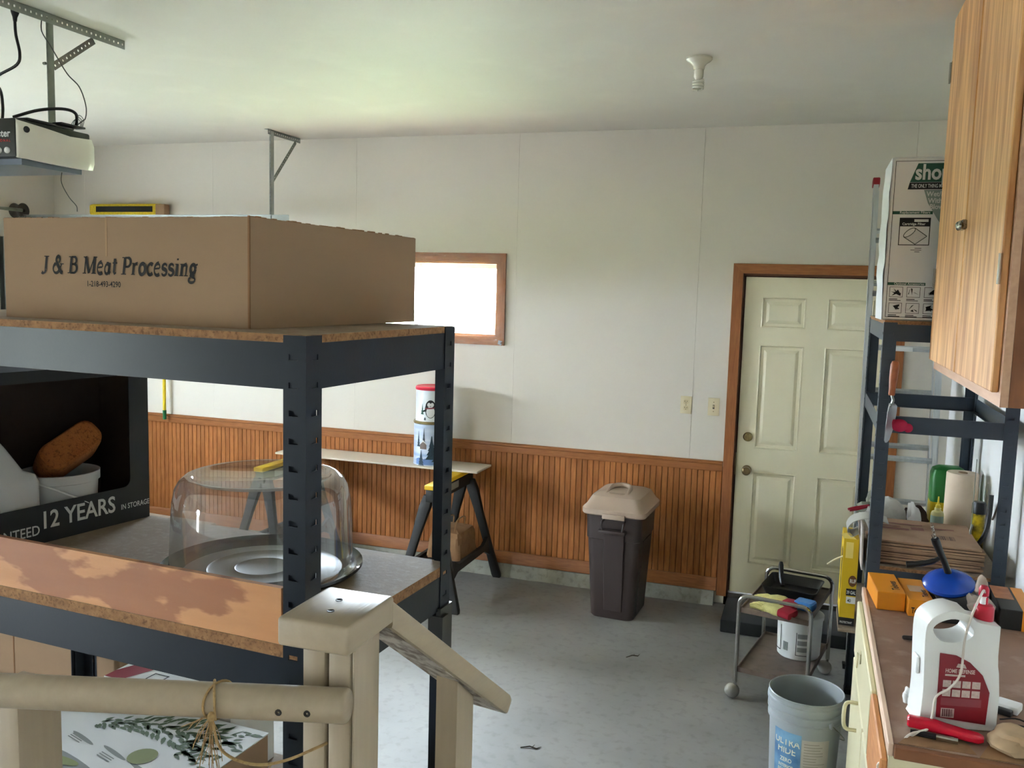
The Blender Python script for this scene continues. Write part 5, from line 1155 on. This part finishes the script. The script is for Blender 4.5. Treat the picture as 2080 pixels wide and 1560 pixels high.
for k in range(9):
    z = .20-.012*k
    g.lathe([(lab_r(z)+.0005, z), (lab_r(z)+.0005, z+.003)], 24, a0=A0+.06, a1=A0+.06+rnd.uniform(.35, .68))
for k in range(3): z = .075-.009*k; g.lathe([(lab_r(z)+.0005, z), (lab_r(z)+.0005, z+.006)], 24, a0=A0+.04, a1=A0+.74)
g.build('data_print', pm('grey_text_print', (140, 134, 126), .6), gbk, smooth=False)
ang = math.radians(-48)
g = MB(); g.ball((.150*math.cos(ang), .150*math.sin(ang), .285), .016, 12, (.6, .6, 1)); g.ball((.150*math.cos(ang+math.pi), .150*math.sin(ang+math.pi), .285), .016, 12, (.6, .6, 1)); g.build('ear', gp_, gbk)
pts = []
for k in range(21):
    t = math.pi*k/20; base = Vector((math.cos(ang), math.sin(ang), 0))*math.cos(t)*.158; out = Vector((math.sin(-ang), -math.cos(ang)*-1, 0)); dn = Vector((-math.sin(ang)*-1, math.cos(ang)*-1, 0))
    pts.append(base+Vector((math.sin(ang)*-1, math.cos(ang), 0))*(.10*math.sin(t))*1.6+Vector((0, 0, .285-.14*math.sin(t))))
MB().tube(pts, .0024, 6).build('bail', galv_d, gbk)

# ---------------- base cabinet and worktop
bcab = thing('base_cabinet', 'cream painted base cabinet with raw wood drawer under the worktop', 'cabinet', (.25, 2.34, 0))
crm = pm('cream_cabinet_paint', (214, 204, 168), .4, var=.04, vs=3); raww = pm('raw_orange_wood', (176, 112, 66), .6, rgb2=(204, 144, 92), vs=7, stretch=(8, 1.5, 10), contrast=.25)
CLn = 1.275
g = MB(); g.box(0, 0, 0.0, .535, CLn, .855); g.build('carcass', crm, bcab)
g = MB(); g.rbox(-.018, .42, .635, 0, CLn-.02, .838, .004, 1); dr = g.build('drawer_front', crm, bcab)
g = MB(); g.rbox(-.018, .008, .635, 0, .405, .838, .004, 1); g.build('drawer_front', raww, bcab)
for y0, y1 in ((.01, .62), (.64, CLn-.02)):
    dd = MB().rbox(-.018, y0, .06, 0, y1, .615, .004, 1).build('door', crm, bcab)
    if y0 < .5: continue
    yk = y0+.22
    MB().tube(smooth_path([(-.018, yk, .50), (-.055, yk, .505), (-.062, yk, .55), (-.055, yk, .595), (-.018, yk, .60)], 5), .007, 8).build('pull', crm, dd)
rg = [(-.030, .885+.020*math.cos(t), .745+.024*math.sin(t)) for t in [2*math.pi*k/20 for k in range(20)]]
MB().tube(rg, .0035, 6, closed=True).build('ring_pull', crm, dr)
g = MB(); g.rbox(-.022, .865, .738, -.018, .905, .775, .002, 1); g.build('pull_plate', crm, dr)
wt = thing('worktop', 'worn brown worktop with pale wooden edge strip', 'worktop', (.25, 2.33, .8565))
wtm = two_scale('worn_brown_worktop', (118, 88, 70), (146, 114, 94), 3.5, (170, 146, 128), 11, .5, .55, bump=.05, bs=30, spec=.4)
MB().box(.010, .012, 0, .548, 1.285, .030).build('top_sheet', wtm, wt)
MB().rbox(-.004, 0, 0, .0095, 1.287, .0325, .002, 1).build('front_strip', pm('pale_pink_wood_edge', (214, 184, 160), .6, var=.06, vs=9, stretch=(9, 1, 9)), wt)
MB().rbox(.010, -.012, 0, .548, .0115, .030, .002, 1).build('end_strip', pm('dark_edge_wood', (120, 76, 46), .6, var=.15, vs=8), wt)
for i, (x0, x1, y0, y1) in enumerate(((.02, .20, .015, .10), (.205, .40, .012, .12), (.30, .54, .02, .085))):
    MB().prism([(x0, y0), (x1, y0+.01), (x1-.02, y1), (x0+.04, y1-.012)], 'z', .0302, .0312+.0006*i).build('paper_scrap', kp, wt)
WZ = .8871

# ---------------- things on the worktop
jg = thing('weed_spray_jug', 'white plastic jug with red label, red cap and hose on the worktop', 'jug', (.415, 2.535, WZ), math.radians(12)); jg.scale = (.93, .93, .95)
jw = pm('glossy_white_hdpe', (222, 222, 218), .35, var=.015)
def jug_shell():
    out = [(-.092, .0), (.092, .0), (.103, .012), (.104, .10), (.098, .165), (.094, .185), (.092, .215), (.092, .297), (.040, .303), (.028, .306), (.010, .324), (-.03, .334), (-.07, .322), (-.096, .300), (-.105, .270), (-.104, .20), (-.100, .10), (-.103, .012)]
    hole = [(-.086, .276), (-.072, .296), (-.040, .309), (-.008, .306), (.016, .290), (.022, .270), (.004, .252), (-.03, .244), (-.066, .248)]
    def rounded(pts):                                          # soften the outline: closed Catmull-Rom
        q = [Vector((x, z, 0)) for x, z in pts]; res = []; n = len(q)
        for i in range(n):
            a, b, c, d = q[i-1], q[i], q[(i+1) % n], q[(i+2) % n]
            for t in (0, .34, .67): v = 0.5*((2*b)+(c-a)*t+(2*a-5*b+4*c-d)*t*t+(3*b-a-3*c+d)*t**3); res.append((v.x, v.y))
        return res
    hole = rounded(hole); out = out[:11]+rounded(out)[33:]
    bm = bmesh.new()
    def loop(pts): 
        vs = [bm.verts.new((x, 0, z)) for x, z in pts]; return [bm.edges.new((vs[i], vs[(i+1) % len(vs)])) for i in range(len(vs))]
    e = loop(out)+loop(hole); r = bmesh.ops.triangle_fill(bm, use_beauty=True, use_dissolve=False, edges=e)
    bmesh.ops.recalc_face_normals(bm, faces=bm.faces[:])
    r = bmesh.ops.solidify(bm, geom=bm.faces[:], thickness=.105)
    zz = [v.co.y for v in bm.verts]; mid = (min(zz)+max(zz))/2
    for v in bm.verts: v.co.y -= mid
    return bm
bm = jug_shell()
o = MB().bm(bm).build('jug_body', jw, jg, sharp=50)
bv = o.modifiers.new('rounding', 'BEVEL'); bv.width = .009; bv.segments = 4; bv.limit_method = 'ANGLE'; bv.angle_limit = math.radians(50)
MB().lathe([(.026, .297), (.0265, .300), (.0265, .333), (.022, .340), (.009, .342), (.009, .362), (0, .362)], 28).build('cap', pm('crimson_cap', (178, 14, 42), .35), jg, (.065, 0, 0))
MB().lathe([(.0085, .343), (.0085, .372), (0, .372)], 14).build('cap_stem', white_plastic, jg, (.060, -.002, 0))
MB().lathe([(.0125, .366), (.0135, .370), (.0135, .386), (.009, .394), (0, .395)], 16).build('cap_plug', pm('crimson_cap', (178, 14, 42), .35), jg, (.060, -.002, 0))
MB().rbox(-.112, -.02, .135, -.102, .02, .185, .003, 1).build('side_clip', white_plastic, jg)
lbm = pm('dark_red_label', (122, 14, 26), .4, var=.05); j4 = basis((0, -.0555, 0), (1, 0, 0), (0, 0, 1)); j5 = basis((0, -.0560, 0), (1, 0, 0), (0, 0, 1))
g = MB(); flat(g, [(-.062, .030), (.072, .018), (.076, .110), (.054, .158), (.018, .192), (-.02, .210), (-.064, .214)], j4); g.build('label', lbm, jg, smooth=False)
g = MB(); lettering(g, 'HOME DEFENSE', .0155, j5 @ Matrix.Translation((-.046, .160, 0)), bold=.0005, sx=.72); gpm = pm('greyish_print', (188, 170, 160), .5, var=.2, vs=120); g.build('lettering', gpm, jg, smooth=False)
flat(MB(), [(-.018, .176), (.010, .174), (.004, .186), (-.014, .187)], j5).build('emblem_print', gpm, jg, smooth=False); rect(MB(), -.046, .150, .008, .1555, j5).build('subtitle_print', gpm, jg, smooth=False)
for r_ in range(2):
    for k in range(4): rect(MB(), -.050+.026*k, .118-.026*r_, -.028+.026*k, .138-.026*r_, j5).build('pictogram', gpm, jg, smooth=False)
rect(MB(), -.05, .0315, -.014, .058, j5).build('barcode_panel', gpm, jg, smooth=False)
g = MB(); x = -.046; rnd = random.Random(5); j6 = basis((0, -.0564, 0), (1, 0, 0), (0, 0, 1))
while x < -.018: w_ = rnd.choice((.001, .002, .003)); rect(g, x, .034, x+w_, .056, j6); x += w_+rnd.choice((.0012, .002))
g.build('barcode', pm('dark_red_bars', (70, 12, 20), .5), jg, smooth=False)
g = MB(); rect(g, -.052, .066, .056, .088, j5); g.build('fine_print', pm('muted_red_panel', (130, 56, 62), .5), jg, smooth=False)
hose = smooth_path([(.058, -.012, .378), (.045, -.03, .384), (.012, -.055, .325), (-.005, -.064, .255), (-.01, -.068, .165), (-.035, -.066, .120), (-.070, -.070, .095), (-.082, -.085, .05), (-.098, -.11, .022), (-.13, -.12, .012), (-.152, -.12, -.01), (-.168, -.13, -.05), (-.20, -.13, -.066), (-.232, -.13, -.085), (-.21, -.13, -.125), (-.185, -.13, -.10), (-.19, -.13, -.055), (-.172, -.135, -.01), (-.150, -.125, .008), (-.115, -.115, .014)], 6)
MB().tube(hose, .0034, 8).build('hose', pm('translucent_tubing', (206, 196, 184), .3), jg)
spw = thing('spray_wand', 'red plastic spray wand lying in front of the white jug', 'spray wand', (.385, 2.425, WZ), math.radians(-4))
rings = []
for x, w_, h_, z in ((-.088, .012, .010, .026), (-.084, .016, .014, .026), (-.02, .017, .015, .024), (.0, .018, .012, .022), (.05, .018, .011, .016), (.078, .016, .011, .014), (.090, .009, .007, .014)): rings.append([(x, y, z+q) for y, q in rrect(-w_, -h_, w_, h_, h_*.7, 3)])
MB().loft(rings).build('wand_body', pm('bright_red_plastic', (188, 14, 40), .25), spw)
MB().tube([(-.08, -.024, .008), (-.07, -.024, .008), (.02, -.026, .008)], [.006, .0075, .0075], 10).build('nozzle', black_plastic, spw)
MB().tube([(-.02, -.027, .0085), (.030, -.029, .0085)], .0078, 10).build('sleeve', chrome, spw)
# orange boxes
org = pm('orange_carton', (216, 134, 24), .45, var=.06, vs=5)
def small_box(name, label, loc, rz, sx, sy, sz, mat):
    t_ = thing(name, label, 'box', loc, rz); MB().rbox(0, 0, 0, sx, sy, sz, .002, 1).build('box_body', mat, t_); return t_
ob1 = small_box('orange_box', 'orange carton with black lettering at the worktop edge', (.283, 3.375, WZ), math.radians(5), .095, .235, .066, org)
g = MB(); lettering(g, 'Televes', .036, basis((.085, .035, .0667), (0, 1, 0), (-1, 0, 0)) @ Matrix.Translation((0, 0.004, 0)), bold=.0008, sx=.95); g.build('lettering', ink_black, ob1, smooth=False)
ob2 = small_box('orange_box', 'orange carton with sticker under the blue drum', (.384, 3.345, WZ), math.radians(4), .085, .255, .060, org)
g = MB(); lettering(g, 'Televes', .030, basis((.010, -.0008, .012), (1, 0, 0), (0, 0, 1)), bold=.0006, sx=.6); lettering(g, 'Televes', .030, basis((.075, .045, .0607), (0, 1, 0), (-1, 0, 0)), bold=.0006, sx=.9); g.build('lettering', ink_black, ob2, smooth=False)
MB().box(.02, .10, .0601, .07, .17, .0606).build('sticker', pm('pale_orange_sticker', (196, 158, 124), .6), ob2)
ob3 = small_box('black_orange_box', 'black and orange carton beside the right wall', (.672, 3.34, WZ), math.radians(-2), .105, .27, .070, pm('black_carton_print', (34, 32, 30), .5, var=.15))
MB().box(.068, -.0008, -.0004, .1058, .2708, .0708).build('orange_band', org, ob3)
MB().box(-.0006, .12, .0701, .06, .268, .0708).build('picture_print', pm('brown_picture_print', (140, 84, 56), .5, rgb2=(190, 130, 90), vs=24), ob3)
ob4 = small_box('black_box', 'flat black carton with grey sticker under the blue drum', (.485, 3.32, WZ), math.radians(2), .150, .26, .055, pm('black_carton_print', (34, 32, 30), .5))
MB().box(.06, -.0008, .008, .135, 0, .047).build('sticker', pm('grey_white_sticker', (170, 170, 172), .6), ob4)
# drain auger
da = thing('drain_auger', 'blue drum drain auger with black crank handle', 'drain auger', (.525, 3.46, WZ+.084))
da.rotation_euler = (math.radians(14), math.radians(-7), 0)
MB().lathe([(0, -.004), (.05, -.004), (.078, .006), (.086, .016), (.086, .026), (.078, .036), (.055, .052), (.028, .062), (.012, .064), (0, .064)], 44).build('drum', pm('bright_blue_enamel', (22, 66, 160), .22, var=.05), da)
MB().tube([(0, 0, .060), (-.010, 0, .10), (-.028, 0, .155), (-.037, 0, .185), (-.041, 0, .200)], [.012, .011, .0125, .0145, .0135], 14).build('neck', black_plastic, da)
MB().tube(smooth_path([(-.022, 0, .125), (-.055, 0, .108), (-.10, 0, .098), (-.138, 0, .096)], 5), [.008]*4+[.010]*4+[.011]*4+[.0125]*4, 10).build('crank_handle', black_plastic, da)
sp_ = [(-.041-.01*k/60+.0045*math.cos(k*.9), .0045*math.sin(k*.9), .20+.062*k/60) for k in range(61)]
MB().tube(sp_, .0013, 5).build('spring_tip', chrome, da)
# gloves, paper, pen, wires
lump('leather_glove', 'crumpled grey leather glove on the flat black carton', 'glove', (.610, 3.335, WZ+.0555), .040, .035, .035, pm('grey_tan_leather', (134, 120, 106), .8, var=.2, vs=14, bump=.2, bs=50), 7)
lump('leather_glove', 'pale leather glove cuff behind the black carton', 'glove', (.650, 3.605-.03, WZ), .026, .028, .065, pm('pale_leather', (186, 168, 152), .8, var=.15, vs=14), 8)
lump('crumpled_paper', 'crumpled brown paper at the near corner of the worktop', 'paper', (.545, 2.425, WZ), .058, .055, .036, pm('tan_crumpled_paper', (170, 144, 112), .9, var=.15, vs=16, bump=.4, bs=30), 9)
pn = thing('drill_bit', 'dark steel drill bit lying on the worktop behind the jug', 'drill bit', (.372, 3.10, WZ+.0082), math.radians(6))
MB().tube([(-.028, 0, 0), (-.024, 0, 0), (.0, 0, 0), (.012, 0, 0), (.014, 0, 0), (.06, 0, 0)], [.004, .007, .0078, .0078, .005, .004], 12).build('shank', pm('dark_tool_steel', (60, 56, 54), .4, metal=.7), pn)
for i in range(3):
    w_ = thing('thin_wire', ('black thin wire nearest the jug at the right edge', 'black thin wire crossing the middle at the right edge', 'black thin wire lying farthest back at the right edge')[i], 'wire', (.56, 2.52+.03*i, WZ+.004))
    MB().tube(smooth_path([(-.02, 0, 0), (.03, -.012+.01*i, .004), (.09, -.03-.01*i, 0), (.16, -.02, .003), (.20, -.05, 0)], 5), .0022, 6).build('strand', black_plastic, w_)
cdv = thing('charger', 'white plastic charger block with black plug behind the jug', 'charger', (.575, 2.66, WZ), math.radians(-25))
MB().rbox(-.03, -.025, 0, .03, .025, .022, .004, 2).build('block', white_plastic, cdv); MB().rbox(-.04, -.05, 0, .02, -.027, .016, .004, 2).build('plug', black_plastic, cdv)
lump('tissue', 'scrap of white tissue at the left side of the jug', 'tissue', (.312, 2.60, WZ), .010, .014, .028, white_plastic, 14)

# ---------------- wall cupboard
cb = thing('wall_cupboard', 'oak plywood wall cupboard with two doors hanging above the worktop', 'cupboard', (.4475, 2.43, 1.745))
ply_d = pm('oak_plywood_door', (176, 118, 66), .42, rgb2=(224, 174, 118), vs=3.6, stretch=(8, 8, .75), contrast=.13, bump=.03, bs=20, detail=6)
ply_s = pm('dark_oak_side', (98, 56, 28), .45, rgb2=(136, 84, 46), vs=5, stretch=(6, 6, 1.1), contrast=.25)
rail_m = pm('pink_oak_rail', (178, 138, 110), .5, rgb2=(196, 156, 126), vs=7, stretch=(8, 1, 8))
CY, CHt, CX_ = 1.27, ZC-1.745-.002, .3505
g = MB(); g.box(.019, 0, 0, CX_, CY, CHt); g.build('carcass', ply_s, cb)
g = MB(); g.box(0, 0, 0, .0185, CY, .042); g.build('bottom_rail', rail_m, cb)
g = MB(); g.box(0, 0, .042, .0185, .055, CHt); g.box(0, CY-.03, .042, .0185, CY, CHt); g.box(0, .605, .042, .0185, .655, CHt); g.build('face_stiles', rail_m, cb)
da_, db_ = None, None
for y0, y1, hy in ((.022, .618, .022), (.642, CY-.004, CY-.004)):
    d_o = MB().rbox(-.019, y0, .034, -.0005, y1, CHt-.01, .003, 1).build('door', ply_d, cb)
    for z in (.30, 1.05):
        g = MB(); g.tube([(-.022, hy, z), (-.022, hy, z+.075)], .0045, 8); yy = hy+(.0 if hy < .1 else -.0); g.box(-.0215, min(hy, hy+(.020 if hy < .1 else -.020)), z, -.0192, max(hy, hy+(.020 if hy < .1 else -.020)), z+.075)
        g.build('hinge', chrome, d_o)
lk = MB(); rnd = random.Random(1)
lk.rbox(-.034, .600, .474, -.0192, .665, .504, .003, 1)
for k in range(6): lk.ball((-.036, .600+.013*k, .484+.007*(k % 2)), .011, 8, (.7, 1, 1))
lk.build('latch', pm('tarnished_chrome', (150, 146, 140), .25, metal=.9, var=.5, vs=70, contrast=.1), cb)
# cord on the right wall and red cloth at the edge
cw2 = thing('hanging_cord', 'thin brown cord hanging down the right wall behind the steel unit', 'cord', (XR-.004, 4.14, 1.60))
MB().tube(rel(smooth_path([(XR-.004, 4.14, 1.60), (XR-.004, 4.141, 1.334), (XR-.004, 4.158, 1.182), (XR-.004, 4.22, 1.10), (XR-.004, 4.268, 1.06)], 6), (XR-.004, 4.14, 1.60)), .004, 7).build('strand', pm('brown_cord', (108, 90, 82), .6), cw2)
lump('red_cloth', 'red patterned cloth hanging beside the steel unit', 'cloth', (.765, 3.46, 1.46), .028, .055, .11, pm('red_pattern_cloth', (176, 26, 60), .8, rgb2=(206, 90, 110), vs=70, contrast=.1), 15)
